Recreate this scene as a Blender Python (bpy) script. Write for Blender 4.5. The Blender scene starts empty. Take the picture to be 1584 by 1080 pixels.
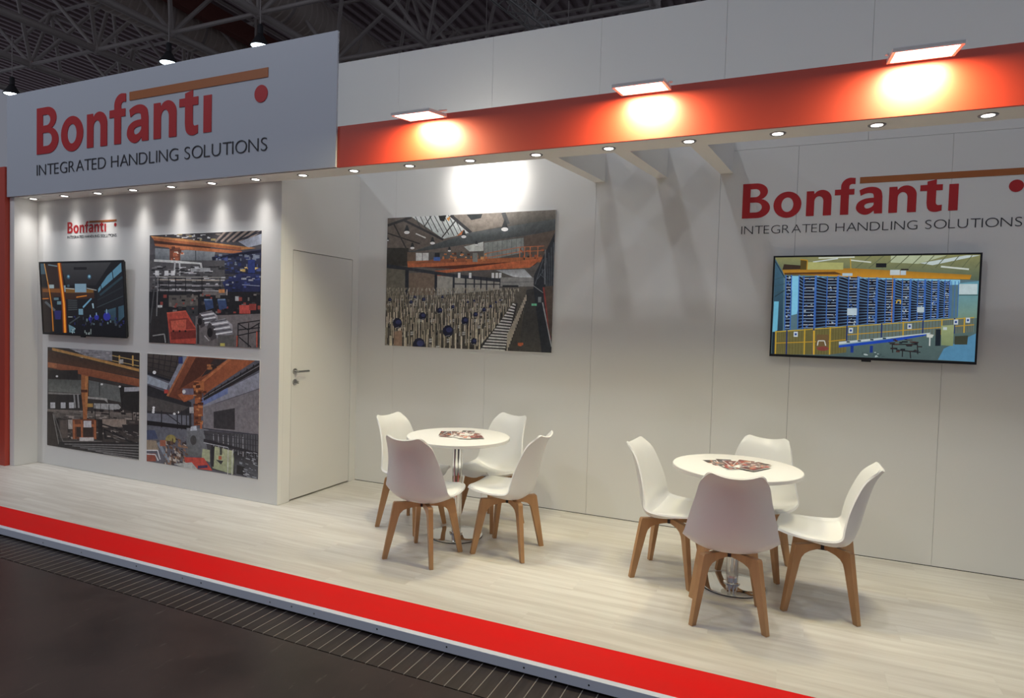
import bpy, bmesh, math, random
import numpy as np
from mathutils import Vector, Matrix
random.seed(7)
R = math.radians
sc = bpy.context.scene
col = sc.collection

# ------------------------------------------------------------------ camera
def make_camera():
    yaw, pitch, roll, f = 0.4113, -0.0359, 0.0288, 981.985
    fw = Vector((-math.sin(yaw)*math.cos(pitch), math.cos(yaw)*math.cos(pitch), math.sin(pitch)))
    r = Vector((math.cos(yaw), math.sin(yaw), 0)); u = r.cross(fw)
    r2 = math.cos(roll)*r + math.sin(roll)*u; u2 = -math.sin(roll)*r + math.cos(roll)*u
    cd = bpy.data.cameras.new('camera'); co = bpy.data.objects.new('camera', cd); col.objects.link(co)
    m = Matrix((r2, u2, -fw)).transposed().to_4x4(); m.translation = Vector((3.5414, -5.2146, 1.596))
    co.matrix_world = m
    cd.sensor_width = 36; cd.lens = f/1584*36; cd.clip_end = 200
    sc.camera = co
make_camera()

# ------------------------------------------------------------------ world, exposure
w = bpy.data.worlds.new('world'); sc.world = w; w.use_nodes = True
bg = w.node_tree.nodes['Background']; bg.inputs[0].default_value = (0.80, 0.84, 1.0, 1); bg.inputs[1].default_value = 0.20
sc.view_settings.view_transform = 'Standard'; sc.view_settings.look = 'None'
sc.view_settings.gamma = 1; sc.view_settings.use_curve_mapping = False
sc.view_settings.exposure = 0.0
DOWNLIGHT_W = 29.0; FLOOD_W = 17.5; WALLSPOT_W = 36.0; HALL_W = 285.0
WARM = (1.0, 0.96, 0.92); FLOODC = (1.0, 0.88, 0.45); COOL = (0.86, 0.92, 1.0)

# ------------------------------------------------------------------ materials
def lin(c):
    return tuple(((x/255)/12.92 if x/255 <= .04045 else ((x/255+.055)/1.055)**2.4) for x in c)
MATS = {}
def mat(name, colr, rough=.5, metal=0, spec=.5, bump=None, var=None, coat=0, emit=None):
    """colr linear rgb; var=(scale vec, amount, colr2) mixes a stretched noise; bump=(scale, strength)"""
    if name in MATS: return MATS[name]
    m = bpy.data.materials.new(name); m.use_nodes = True; nt = m.node_tree; b = nt.nodes['Principled BSDF']
    b.inputs['Base Color'].default_value = (*colr, 1); b.inputs['Roughness'].default_value = rough
    b.inputs['Metallic'].default_value = metal; b.inputs['Specular IOR Level'].default_value = spec
    b.inputs['Coat Weight'].default_value = coat
    if emit: b.inputs['Emission Color'].default_value = (*emit[0], 1); b.inputs['Emission Strength'].default_value = emit[1]
    tc = nt.nodes.new('ShaderNodeTexCoord')
    if var:
        scl, amt, c2 = var
        mp = nt.nodes.new('ShaderNodeMapping'); mp.inputs['Scale'].default_value = scl
        nt.links.new(tc.outputs['Object'], mp.inputs[0])
        oi = nt.nodes.new('ShaderNodeObjectInfo'); ad = nt.nodes.new('ShaderNodeVectorMath'); ad.operation = 'ADD'
        sc_ = nt.nodes.new('ShaderNodeMath'); sc_.operation = 'MULTIPLY'; sc_.inputs[1].default_value = 37
        nt.links.new(oi.outputs['Random'], sc_.inputs[0]); nt.links.new(mp.outputs[0], ad.inputs[0]); nt.links.new(sc_.outputs[0], ad.inputs[1])
        nz = nt.nodes.new('ShaderNodeTexNoise'); nz.inputs['Scale'].default_value = 1; nz.inputs['Detail'].default_value = 6; nz.inputs['Roughness'].default_value = .6
        nt.links.new(ad.outputs[0], nz.inputs['Vector'])
        rp = nt.nodes.new('ShaderNodeValToRGB'); rp.color_ramp.elements[0].position = .38; rp.color_ramp.elements[1].position = .38+amt
        rp.color_ramp.elements[0].color = (*c2, 1); rp.color_ramp.elements[1].color = (*colr, 1)
        nt.links.new(nz.outputs[0], rp.inputs[0]); nt.links.new(rp.outputs[0], b.inputs['Base Color'])
    if bump:
        nb = nt.nodes.new('ShaderNodeTexNoise'); nb.inputs['Scale'].default_value = bump[0]; nb.inputs['Detail'].default_value = 4
        nt.links.new(tc.outputs['Object'], nb.inputs['Vector'])
        bp = nt.nodes.new('ShaderNodeBump'); bp.inputs['Strength'].default_value = bump[1]; bp.inputs['Distance'].default_value = .01
        nt.links.new(nb.outputs[0], bp.inputs['Height']); nt.links.new(bp.outputs[0], b.inputs['Normal'])
    MATS[name] = m
    return m
WALL = mat('white_wall_paint', (.83, .825, .80), .55, bump=(90, .02))
WHITE = mat('white_laminate', (.78, .77, .75), .45)
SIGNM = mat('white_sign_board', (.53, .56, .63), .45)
PLANK = mat('white_washed_planks', (.76, .73, .67), .38, var=((1.3, 20, 1), .26, (.63, .59, .53)))
RED = mat('red_fascia_paint', (.52, .038, .010), .46, spec=1.0)
REDF = mat('red_vinyl_floor', (.80, .010, .010), .6, spec=.1, var=((2.2, 6, 1), .30, (.76, .016, .014)))
REDL = mat('red_lettering', (.50, .018, .022), .5)
BROWN = mat('amber_bar', (.42, .13, .032), .5)
INK = mat('dark_lettering', (.028, .028, .034), .5)
DARK = mat('dark_gap', (.02, .02, .02), .8)
CHROME = mat('polished_chrome', (.80, .80, .80), .06, 1)
STEEL = mat('brushed_steel', (.42, .42, .42), .3, 1)
BLACK = mat('black_plastic', (.012, .012, .014), .35)
SHELL = mat('white_polypropylene', (.82, .82, .82), .30)
PAD = mat('white_leatherette', (.82, .82, .80), .42, bump=(140, .03))
WOOD = mat('oiled_beech', (.56, .315, .150), .42, var=((14, 14, 1.5), .3, (.46, .245, .108)))
ALU = mat('white_kerb_profile', (.72, .76, .86), .45, spec=.3)
GREYP = mat('light_grey_metal', (.80, .80, .80), .4)

def hall_floor_mat():
    m = bpy.data.materials.new('dark_glossy_hall_floor'); m.use_nodes = True; nt = m.node_tree; b = nt.nodes['Principled BSDF']
    tc = nt.nodes.new('ShaderNodeTexCoord')
    n1 = nt.nodes.new('ShaderNodeTexNoise'); n1.inputs['Scale'].default_value = 1.6; n1.inputs['Detail'].default_value = 8; n1.inputs['Roughness'].default_value = .65
    nt.links.new(tc.outputs['Object'], n1.inputs['Vector'])
    r1 = nt.nodes.new('ShaderNodeValToRGB'); r1.color_ramp.elements[0].color = (.026, .017, .016, 1); r1.color_ramp.elements[1].color = (.062, .042, .039, 1)
    r1.color_ramp.elements[0].position = .35; r1.color_ramp.elements[1].position = .7
    nt.links.new(n1.outputs[0], r1.inputs[0])
    # sparse pale scuffs
    mp = nt.nodes.new('ShaderNodeMapping'); mp.inputs['Scale'].default_value = (9, 2.2, 1); mp.inputs['Rotation'].default_value = (0, 0, .7)
    nt.links.new(tc.outputs['Object'], mp.inputs[0])
    n2 = nt.nodes.new('ShaderNodeTexNoise'); n2.inputs['Scale'].default_value = 3; n2.inputs['Detail'].default_value = 5
    nt.links.new(mp.outputs[0], n2.inputs['Vector'])
    r2 = nt.nodes.new('ShaderNodeValToRGB'); r2.color_ramp.elements[0].position = .66; r2.color_ramp.elements[1].position = .80
    nt.links.new(n2.outputs[0], r2.inputs[0])
    mx = nt.nodes.new('ShaderNodeMix'); mx.data_type = 'RGBA'; mx.inputs['B'].default_value = (.13, .11, .10, 1)
    nt.links.new(r2.outputs[0], mx.inputs['Factor']); nt.links.new(r1.outputs[0], mx.inputs['A']); nt.links.new(mx.outputs['Result'], b.inputs['Base Color'])
    rr = nt.nodes.new('ShaderNodeMapRange'); rr.inputs['To Min'].default_value = .24; rr.inputs['To Max'].default_value = .42
    nt.links.new(n1.outputs[0], rr.inputs[0]); nt.links.new(rr.outputs[0], b.inputs['Roughness'])
    b.inputs['Specular IOR Level'].default_value = .5
    return m
HALLF = hall_floor_mat()

# ------------------------------------------------------------------ object helpers
def link(name, me, m=None, parent=None, loc=(0, 0, 0), rot=None):
    o = bpy.data.objects.new(name, me); col.objects.link(o); o.location = loc
    if rot: o.rotation_euler = rot
    if m and me and not me.materials: me.materials.append(m)
    if parent: o.parent = parent
    return o
def from_bm(name, bm, m, parent=None, loc=(0, 0, 0), smooth=False):
    me = bpy.data.meshes.new(name); bmesh.ops.recalc_face_normals(bm, faces=bm.faces); bm.to_mesh(me); bm.free()
    if smooth:
        for p in me.polygons: p.use_smooth = True
    return link(name, me, m, parent, loc)
def tag(o, label=None, cat=None, group=None, kind=None):
    if label: o['label'] = label
    if cat: o['category'] = cat
    if group: o['group'] = group
    if kind: o['kind'] = kind
    return o
def empty(name, loc, label=None, cat=None, group=None, kind=None, rz=0):
    o = bpy.data.objects.new(name, None); col.objects.link(o); o.location = loc; o.rotation_euler = (0, 0, rz); o.empty_display_size = .1
    return tag(o, label, cat, group, kind)
def bm_box(bm, x0, x1, y0, y1, z0, z1, bev=0):
    v = [bm.verts.new((x, y, z)) for x in (x0, x1) for y in (y0, y1) for z in (z0, z1)]
    fs = [bm.faces.new([v[i] for i in q]) for q in ((0, 1, 3, 2), (4, 6, 7, 5), (0, 4, 5, 1), (2, 3, 7, 6), (0, 2, 6, 4), (1, 5, 7, 3))]
    if bev:
        es = list({e for f in fs for e in f.edges})
        bmesh.ops.bevel(bm, geom=es, offset=bev, segments=2, affect='EDGES', profile=.5)
def box(name, x0, x1, y0, y1, z0, z1, m, parent=None, bev=0, loc=(0, 0, 0)):
    bm = bmesh.new(); bm_box(bm, x0, x1, y0, y1, z0, z1, bev); return from_bm(name, bm, m, parent, loc)
def bm_lathe(bm, prof, n=32, center=(0, 0, 0), axis='Z', closed=False):
    rings = []
    for r, z in prof:
        ring = []
        for k in range(n):
            a = 2*math.pi*k/n; p = (r*math.cos(a), r*math.sin(a), z)
            if axis == 'X': p = (z, p[0], p[1])
            if axis == 'Y': p = (p[0], z, p[1])
            ring.append(bm.verts.new((p[0]+center[0], p[1]+center[1], p[2]+center[2])))
        rings.append(ring)
    for a, b in zip(rings, rings[1:]):
        for k in range(n): bm.faces.new((a[k], a[(k+1) % n], b[(k+1) % n], b[k]))
    if closed:
        a, b = rings[-1], rings[0]
        for k in range(n): bm.faces.new((a[k], a[(k+1) % n], b[(k+1) % n], b[k]))
    else: bm.faces.new(rings[0]); bm.faces.new(rings[-1])
def lathe(name, prof, m, parent=None, n=32, center=(0, 0, 0), axis='Z', smooth=True, closed=False):
    bm = bmesh.new(); bm_lathe(bm, prof, n, center, axis, closed); o = from_bm(name, bm, m, parent)
    if smooth: auto_smooth(o)
    return o
def auto_smooth(o, ang=40):
    me = o.data
    for p in me.polygons: p.use_smooth = True
    me.set_sharp_from_angle(angle=R(ang))
def unit_tube(n=10):
    bm = bmesh.new(); bm_lathe(bm, [(1, 0), (1, 1)], n); me = bpy.data.meshes.new('tube'); bmesh.ops.recalc_face_normals(bm, faces=bm.faces); bm.to_mesh(me); bm.free()
    for p in me.polygons: p.use_smooth = len(p.vertices) == 4
    return me
TUBES = {}
def tube(name, a, b, r, m, parent=None, n=10):
    """a straight round bar from a to b sharing one unit mesh per material"""
    k = (m.name, n)
    if k not in TUBES: TUBES[k] = unit_tube(n); TUBES[k].materials.append(m)
    a, b = Vector(a), Vector(b); d = b-a
    o = link(name, TUBES[k], None, parent)
    o.matrix_local = Matrix.Translation(a) @ d.to_track_quat('Z', 'Y').to_matrix().to_4x4() @ Matrix.Diagonal((r, r, d.length, 1))
    return o
def light(name, typ, loc, target, power, color, parent=None, **kw):
    ld = bpy.data.lights.new(name, typ); ld.energy = power; ld.color = color
    for k, v in kw.items(): setattr(ld, k, v)
    o = bpy.data.objects.new(name, ld); col.objects.link(o); o.location = loc
    o.rotation_euler = (Vector(target)-Vector(loc)).to_track_quat('-Z', 'Y').to_euler()
    if parent: o.parent = parent
    return o

def beam(o, n):
    """narrow reflector beam: intensity falls with the n-th power of the cosine off axis"""
    ld = o.data; ld.use_nodes = True; nt = ld.node_tree; em = nt.nodes['Emission']
    tc = nt.nodes.new('ShaderNodeTexCoord'); sp = nt.nodes.new('ShaderNodeSeparateXYZ'); ab = nt.nodes.new('ShaderNodeMath'); ab.operation = 'ABSOLUTE'
    pw = nt.nodes.new('ShaderNodeMath'); pw.operation = 'POWER'; pw.inputs[1].default_value = n
    nt.links.new(tc.outputs['Normal'], sp.inputs[0]); nt.links.new(sp.outputs['Z'], ab.inputs[0]); nt.links.new(ab.outputs[0], pw.inputs[0]); nt.links.new(pw.outputs[0], em.inputs['Strength'])
    return o

# ================================================================== SETTING
ZS = 2.764            # soffit height
YR, YB, YSG = -1.297, -1.062, -1.314
XL, XS = -3.757, -0.4265
XR = 6.4
ZH = -.062            # hall floor level

# ---- hall floor with cable-duct covers
fh = box('floor_hall', -30, 30, -16, 30, ZH-.2, ZH-.004, HALLF); tag(fh, 'dark brown glossy hall floor with scuffs in front of the stand', kind='structure')
duct_y0, duct_y1 = -2.705, -2.38
bm = bmesh.new()
for x0, x1, y0, y1 in ((-30, 30, -16, duct_y0-.006), (-30, 30, duct_y1+.002, 30)): bm_box(bm, x0, x1, y0, y1, ZH-.004, ZH)
from_bm('surface', bm, HALLF, fh)
DUCTM = mat('worn_duct_cover', (.045, .034, .030), .38, var=((40, 3, 1), .3, (.026, .018, .016)))
LIP = mat('pale_worn_edge', (.30, .27, .24), .45)
bm = bmesh.new(); bm_box(bm, -.0345, .0345, duct_y0, duct_y1, ZH-.004, ZH+.0005); slat_me = bpy.data.meshes.new('slat'); bmesh.ops.recalc_face_normals(bm, faces=bm.faces); bm.to_mesh(bm and slat_me); bm.free(); slat_me.materials.append(DUCTM)
bm = bmesh.new(); bm_box(bm, .0345, .0385, duct_y0, duct_y1, ZH-.004, ZH+.0012); lip_me = bpy.data.meshes.new('worn_edge'); bmesh.ops.recalc_face_normals(bm, faces=bm.faces); bm.to_mesh(lip_me); bm.free(); lip_me.materials.append(LIP)
for k in range(72):
    s = link('slat', slat_me, None, fh, loc=(-1.75+k*.073, 0, 0)); link('worn_edge', lip_me, None, s)

# ---- raised stand floor
fl = box('floor', -4.6, XR, -2.40, .06, -.05, -.009, PLANK); tag(fl, 'white washed wood-look plank floor of the raised stand', kind='structure')
rw, pl = .1955, 1.285
rows = int(2.151/rw)+1
pm = {}
for j in range(rows):
    y1 = -j*rw; y0 = max(-2.151, y1-rw)+.0004
    off = (j*.47) % pl
    x = -4.6-off
    while x < XR:
        a, b = max(-4.6, x), min(XR, x+pl)
        x += pl
        if b-a < .05: continue
        if b < XS-.02 and y0 > YB: continue
        key = (round(b-a, 3), round(y1-y0, 3))
        if key not in pm:
            bm = bmesh.new(); bm_box(bm, 0, b-a-.0003, 0, y1-y0+.0002, -.009, 0); me = bpy.data.meshes.new('plank'); bmesh.ops.recalc_face_normals(bm, faces=bm.faces); bm.to_mesh(me); bm.free(); me.materials.append(PLANK); pm[key] = me
        link('plank', pm[key], None, fl, loc=(a, y0, 0))
box('red_edge_strip', -4.6, XR, -2.4265, -2.152, -.009, 0, REDF, fl)
tr = box('trim_1', -4.6, XR, -2.462, -2.427, -.049, .001, ALU, None, bev=.0015); tag(tr, 'white metal kerb profile along the front edge of the stand floor', kind='structure')
random.seed(3)
sx = -2.2
while sx < 3.0:
    lathe('screw', [(.0045, -.0006), (.0045, .002)], STEEL if random.random() < .4 else BLACK, tr, 10, (sx, -2.4622, -.024+random.uniform(-.004, .004)), 'Y', False)
    sx += random.choice((.16, .42, .55))

# ---- back wall with its panels
wb = box('wall_back', -1.0, XR, .021, .07, -.05, 4.18, DARK); tag(wb, 'tall white panelled back wall of the stand', kind='structure')
def wall_panel(x0, x1, z0, z1):
    box('panel', x0+.0009, x1-.0009, 0, .021, z0+.001, z1-.001, WALL, wb)
edges = [-1.0, 0.0, 1.0, 2.0, 3.0]
for a, b in zip(edges, edges[1:]): wall_panel(a, b, 0.004, 4.188)
up = [3.0, 4.0, 5.0, XR]; lo = [3.0, 3.55, 4.515, 5.5, XR]
for a, b in zip(up, up[1:]): wall_panel(a, b, 3.0, 4.188)
for a, b in zip(lo, lo[1:]): wall_panel(a, b, .004, 3.0)

# ---- storage room: side wall with door, front wall, left return wall, red wall beyond
bm = bmesh.new()
D0, D1, DH = -.918, -.099, 2.205
for y0, y1, z0, z1 in ((YB+.0505, D0, .001, 3.03), (D1, -.001, .001, 3.03), (D0, D1, DH, 3.03)): bm_box(bm, XS-.05, XS, y0, y1, z0, z1)
ws = from_bm('wall_side', bm, WALL); tag(ws, 'white side wall holding the flush door', kind='structure')
dr = empty('door_1', (XS, D0, 0), 'flush white door with steel lever handle in the side wall', kind='structure')
leaf = box('leaf', -.044, -.002, .005, D1-D0-.005, .014, DH-.006, WHITE, dr)
box('reveal', -.06, -.046, 0, D1-D0, .001, DH, DARK, dr)
rs = lathe('rosette', [(.026, 0), (.026, .008), (.02, .010)], STEEL, leaf, 24, (-.002, .045, 1.145), 'X')
bm = bmesh.new(); bm_lathe(bm, [(.010, 0), (.010, .05)], 14, (.006, .045, 1.145), 'X'); bm_lathe(bm, [(.0095, 0), (.0095, .125)], 14, (.052, .040, 1.145), 'Y')
h = from_bm('lever_handle', bm, STEEL, leaf); auto_smooth(h)
lathe('escutcheon', [(.026, 0), (.026, .008), (.02, .010)], STEEL, leaf, 24, (-.002, .045, 1.05), 'X')
bm = bmesh.new(); bm_box(bm, .008, .03, .041, .049, 1.045, 1.055); bm_box(bm, .03, .046, .043, .047, 1.036, 1.064, .002); from_bm('key', bm, STEEL, leaf)
wf = box('wall_front', XL-.03, XS, YB, YB+.05, .002, ZS+.02, WALL); tag(wf, 'white front wall of the storage room carrying photo panels', kind='structure')
wl = box('wall_left', XL-.075, XL, YR+.012, YB-.0005, .002, ZS, WALL); tag(wl, 'short white return wall at the far end of the stand', kind='structure')
wr = box('wall_left_red', -4.9, XL-.082, YR-.03, YR+.05, -.05, 3.07, RED); tag(wr, 'red painted wall end beyond the white return wall', kind='structure')

# ---- header: fascia box with soffit, red front
hd = box('wall_header', XL-.075, XR, YR+.02, YB-.012, ZS+.013, 3.06, WALL); tag(hd, 'long header box over the stand with red fascia and white soffit', kind='structure')
box('red_fascia', .338, XR, YR, YR+.0195, ZS, 3.071, RED, hd)
box('soffit', XL-.075, XR, YR+.0198, YB, ZS, ZS+.0125, WALL, hd)
box('back_board', XL-.075, XR, YB-.0118, YB, ZS+.0128, 3.071, WALL, hd)
box('top_board', .338, XR, YR+.02, YB-.0122, 3.0605, 3.071, WALL, hd)
# three ties between header and back wall (undersides rise slightly to the wall)
for k, (xa, xb, xc, xd) in enumerate(((1.937, 2.033, 1.982, 2.073), (2.428, 2.533, 2.498, 2.588), (2.918, 3.024, 2.998, 3.090))):
    bm = bmesh.new()
    v = [bm.verts.new(p) for p in ((xa, YB+.0005, ZS), (xb, YB+.0005, ZS), (xd, -.0005, 2.827), (xc, -.0005, 2.827), (xa, YB+.0005, 3.07), (xb, YB+.0005, 3.07), (xd, -.0005, 3.07), (xc, -.0005, 3.07))]
    for q in ((0, 1, 2, 3), (4, 7, 6, 5), (0, 4, 5, 1), (1, 5, 6, 2), (2, 6, 7, 3), (3, 7, 4, 0)): bm.faces.new([v[i] for i in q])
    b = from_bm('beam_%d' % (k+1), bm, WALL); tag(b, ('white tie beam nearest the large photo panel', 'white tie beam in the middle of three', 'white tie beam nearest the wall logo')[k], kind='structure')

# ---- hall roof: deck, space frame
DECK = mat('dark_roof_deck', (.36, .28, .29), .7)
FRAME = mat('grey_space_frame', (.80, .75, .70), .5, var=((.7, .7, .7), .3, (.5, .45, .43)))
bm = bmesh.new()
x = -34
while x < 14:
    bm_box(bm, x, x+.16, 1.5, 30, 13.0, 13.14); x += .42
bm_box(bm, -34, 14, 1.5, 30, 13.14, 13.3)
ce = from_bm('ceiling', bm, DECK); tag(ce, 'dark ribbed roof deck of the exhibition hall', kind='structure')
fr = empty('ceiling_frame', (0, 0, 9), 'grey tubular space frame under the hall roof', kind='structure')
P0, GX, GY, ZL, ZU = (-8.57, 6.6), 3.0, 2.85, 0.0, 2.4
nx = range(-4, 4); ny = range(-1, 4)
def ln(i, j): return (P0[0]+i*GX, P0[1]+j*GY, ZL)
def un(i, j): return (P0[0]+(i+.5)*GX, P0[1]+(j+.5)*GY, ZU)
bm = bmesh.new(); bmesh.ops.create_icosphere(bm, subdivisions=2, radius=.14); node_me = bpy.data.meshes.new('node'); bm.to_mesh(node_me); bm.free(); node_me.materials.append(FRAME)
for i in nx:
    for j in ny:
        link('node', node_me, None, fr, loc=ln(i, j))
        if i+1 in nx: tube('chord', ln(i, j), ln(i+1, j), .055, FRAME, fr)
        if j+1 in ny: tube('chord', ln(i, j), ln(i, j+1), .10, FRAME, fr)
        for di, dj in ((0, 0), (-1, 0), (0, -1), (-1, -1)):
            if i+di in nx and j+dj in ny: tube('brace', ln(i, j), un(i+di, j+dj), .055, FRAME, fr)
        link('node', node_me, None, fr, loc=un(i, j))
        if i+1 in nx: tube('upper_chord', un(i, j), un(i+1, j), .055, FRAME, fr)
        if j+1 in ny: tube('upper_chord', un(i, j), un(i, j+1), .055, FRAME, fr)

# ---- ducts, lighting truss and lamps hanging under the roof
DUCTA = mat('ribbed_air_duct', (.72, .64, .57), .5)
DUCTB = mat('silver_air_duct', (.62, .62, .60), .45)
RUST = mat('red_oxide_beam', (.30, .11, .09), .6)
def air_duct(x, y0, y1, z, r, m, label, step=.22):
    t = empty('air_duct', (x, y0, z), label, 'duct', 'air ducts under the hall roof')
    prof = []
    y = 0
    while y < y1-y0:
        prof += [(r, y), (r, y+step*.6), (r*1.035, y+step*.7), (r*1.035, y+step*.9)]; y += step
    lathe('pipe', prof, m, t, 28, (0, 0, 0), 'Y')
    for k in range(int((y1-y0)/2.8)):
        lathe('hanger', [(r*1.07, k*2.8+.5), (r*1.07, k*2.8+.58)], FRAME, t, 28, (0, 0, 0), 'Y')
    return t
air_duct(-12.9, 2.2, 22, 10.0, .55, DUCTA, 'beige ribbed air duct above the white header sign')
air_duct(-9.6, 2.2, 22, 10.3, .60, DUCTA, 'beige ribbed air duct above the amber bar of the sign')
air_duct(-.35, 7.2, 22, 9.9, .42, DUCTB, 'silver spiral air duct over the back wall')
t = box('roof_girder', -.14, .14, 0, 20, -.25, .25, RUST, None, loc=(-11.9, 2.2, 10.2)); tag(t, 'red oxide steel girder beside the beige duct', 'girder')

TRUSS = mat('aluminium_truss', (.50, .49, .47), .35, .6)
def box_truss(a, b, s, label, r=.024):
    a, b = Vector(a), Vector(b); d = (b-a); L = d.length; d.normalize()
    side = d.cross(Vector((0, 0, 1))).normalized(); upv = side.cross(d)
    t = empty('lattice_truss', a, label, 'truss', 'lighting trusses under the hall roof')
    cs = [(-1, -1), (1, -1), (1, 1), (-1, 1)]
    P = lambda c, l: side*(c[0]*s/2)+upv*(c[1]*s/2)+d*l
    for c in cs: tube('chord', P(c, 0), P(c, L), r, TRUSS, t, 8)
    n = int(L/s)
    for k in range(n):
        for q in range(4):
            c0, c1 = cs[q], cs[(q+1) % 4]
            if k % 2: c0, c1 = c1, c0
            tube('web', P(c0, k*L/n), P(c1, (k+1)*L/n), r*.55, TRUSS, t, 6)
    for f in (.12, .5, .88): p = d*(L*f); tube('hanger', p, (p.x, p.y, 9.0-a.z), .012, FRAME, t, 6)
box_truss((-2.05, 4.6, 8.0), (-1.25, 9.2, 8.0), .30, 'bright aluminium lattice truss above the back wall')
box_truss((-14.5, 15.15, 8.2), (-5.4, 15.15, 7.9), .42, 'far lattice truss between the sign and the back wall')
# thin pipe running along the frame over the back wall
t = tube('sprinkler_pipe', (-9.0, 10.2, 8.70), (4.5, 10.3, 8.80), .035, TRUSS); tag(t, 'thin pale pipe running level over the back wall', 'pipe')

LAMPSH = mat('lamp_housing', (.05, .05, .055), .5)
GLOW = mat('cold_lamp_glass', (.9, .95, 1), .4, emit=((.80, .95, 1.0), 9.0))
def high_bay(x, y, z, label, lit=True, power=HALL_W, top=9.0):
    t = empty('high_bay_lamp', (x, y, z), label, 'lamp', 'high bay lamps of the hall')
    lathe('reflector', [(.05, .26), (.08, .23), (.12, .15), (.20, .03), (.21, .0), (.195, .0), (.10, .14), (.065, .22)], LAMPSH, t, 28, closed=True)
    lathe('glass', [(.18, .012), (.18, .024)], GLOW, t, 28, smooth=False)
    lathe('ballast', [(.06, .26), (.06, .44), (.04, .47)], LAMPSH, t, 20)
    tube('hanger', (0, 0, .45), (0, 0, top-z), .012, FRAME, t, 6)
    if lit:
        light('lamp_light', 'SPOT', (0, 0, -.02), (0, 0, -1), power, COOL, t, spot_size=R(150), spot_blend=.6, shadow_soft_size=.18)
    return t
high_bay(-15.9, 5.2, 7.44, 'cold lit high bay lamp at the outer corner of the sign')
high_bay(-9.87, 5.2, 7.44, 'cold lit high bay lamp above the amber bar of the sign')
high_bay(-7.13, 5.25, 7.44, 'cold lit high bay lamp above the red dot of the sign')
t = empty('pendant_globe', (-3.85, 9.5, 8.35), 'small pale globe hanging over the back wall', 'lamp')
lathe('globe', [(.02, .16), (.10, .13), (.15, .05), (.15, -.05), (.10, -.13), (.02, -.16)], DUCTB, t, 20)
tube('hanger', (0, 0, .15), (0, 0, 3.0), .012, FRAME, t, 6)
# hall lamps over the aisle in front of the stand (out of frame)
high_bay(.8, -5.0, 8.3, 'high bay lamp over the aisle in front of the door', power=HALL_W*1.1)
high_bay(-5.4, -5.6, 8.3, 'high bay lamp over the aisle in front of the sign', power=HALL_W*2.3)
high_bay(7.2, -5.4, 8.3, 'high bay lamp over the aisle beyond the wall screen', power=HALL_W*1.0)

# ================================================================== LETTERING
def arc(cx, cy, rx, ry, a0, a1, n=14):
    return [(cx+rx*math.cos(R(a0+(a1-a0)*k/n)), cy+ry*math.sin(R(a0+(a1-a0)*k/n))) for k in range(n+1)]
def spl(pts, n=5):
    """Catmull-Rom through pts, open"""
    out = []; P = [pts[0]]+list(pts)+[pts[-1]]
    for i in range(1, len(P)-2):
        p0, p1, p2, p3 = [np.array(q, float) for q in P[i-1:i+3]]
        for k in range(n):
            u = k/n; out.append(tuple(.5*((2*p1)+(-p0+p2)*u+(2*p0-5*p1+4*p2-p3)*u*u+(-p0+3*p1-3*p2+p3)*u**3)))
    out.append(tuple(pts[-1])); return out
XH = .315
def n_shape():
    return [[(0, 0), (0, .31), (.084, .31), (.088, .272)] + arc(.175, .205, .11, .115, 125, 0) + [(.285, 0), (.193, 0)] + arc(.142, .178, .051, .066, 0, 180) + [(.091, 0)]]
LETTERS = [
    ('B', 0.0, [[(0, 0), (0, .448)] + arc(.165, .338, .140, .110, 90, -62) + arc(.178, .126, .160, .126, 62, -90),
                [(.095, .272), (.095, .376)] + arc(.155, .324, .058, .052, 90, -90), [(.095, .074), (.095, .202)] + arc(.165, .138, .074, .064, 90, -90)]),
    ('o', .378, [arc(.164, .155, .164, .166, 0, 345, 40), arc(.164, .155, .070, .092, 0, 345, 40)]),
    ('n', .762, n_shape()),
    ('f', 1.080, [[(.066, 0), (.066, .243), (0, .243), (0, .312), (.066, .312)] + arc(.17, .345, .104, .105, 180, 90) + [(.222, .444), (.222, .370), (.195, .374)] + arc(.193, .340, .036, .034, 90, 180) + [(.157, .312), (.215, .312), (.215, .243), (.157, .243), (.157, 0)]]),
    ('a', 1.320, [[(.282, 0), (.197, 0), (.192, .036)] + spl([(.192, .036), (.150, .002), (.100, -.010), (.045, .008), (.006, .050), (0, .095), (.022, .145), (.075, .178), (.130, .190), (.186, .192)]) + spl([(.186, .205), (.178, .240), (.145, .252), (.095, .246), (.045, .222)]) + spl([(.030, .290), (.085, .314), (.150, .325), (.215, .314), (.262, .275), (.278, .205)]),
                 spl([(.188, .135), (.130, .130), (.094, .112), (.090, .086), (.108, .066), (.140, .068), (.172, .086), (.188, .110)])]),
    ('n', 1.667, n_shape()),
    ('t', 1.986, [[(.070, .243), (0, .243), (0, .312), (.070, .312), (.070, .352), (.162, .372), (.162, .312), (.225, .312), (.225, .243), (.162, .243)] + spl([(.162, .120), (.166, .086), (.186, .070), (.224, .074)]) + spl([(.224, .006), (.165, -.008), (.110, .004), (.080, .040), (.070, .100)])]),
    ('dotless_i', 2.275, [[(0, 0), (0, .308), (.092, .308), (.092, 0)]]),
]
def fill_mesh(loops, s, thick):
    cu = bpy.data.curves.new('c', 'CURVE'); cu.dimensions = '2D'; cu.fill_mode = 'BOTH'; cu.extrude = thick/2
    for L in loops:
        sp = cu.splines.new('POLY'); sp.points.add(len(L)-1); sp.use_cyclic_u = True
        for p, q in zip(sp.points, L): p.co = (q[0]*s, q[1]*s, 0, 1)
    o = bpy.data.objects.new('c', cu); col.objects.link(o)
    me = bpy.data.meshes.new_from_object(o.evaluated_get(bpy.context.evaluated_depsgraph_get()))
    bpy.data.objects.remove(o); bpy.data.curves.remove(cu); return me
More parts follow.
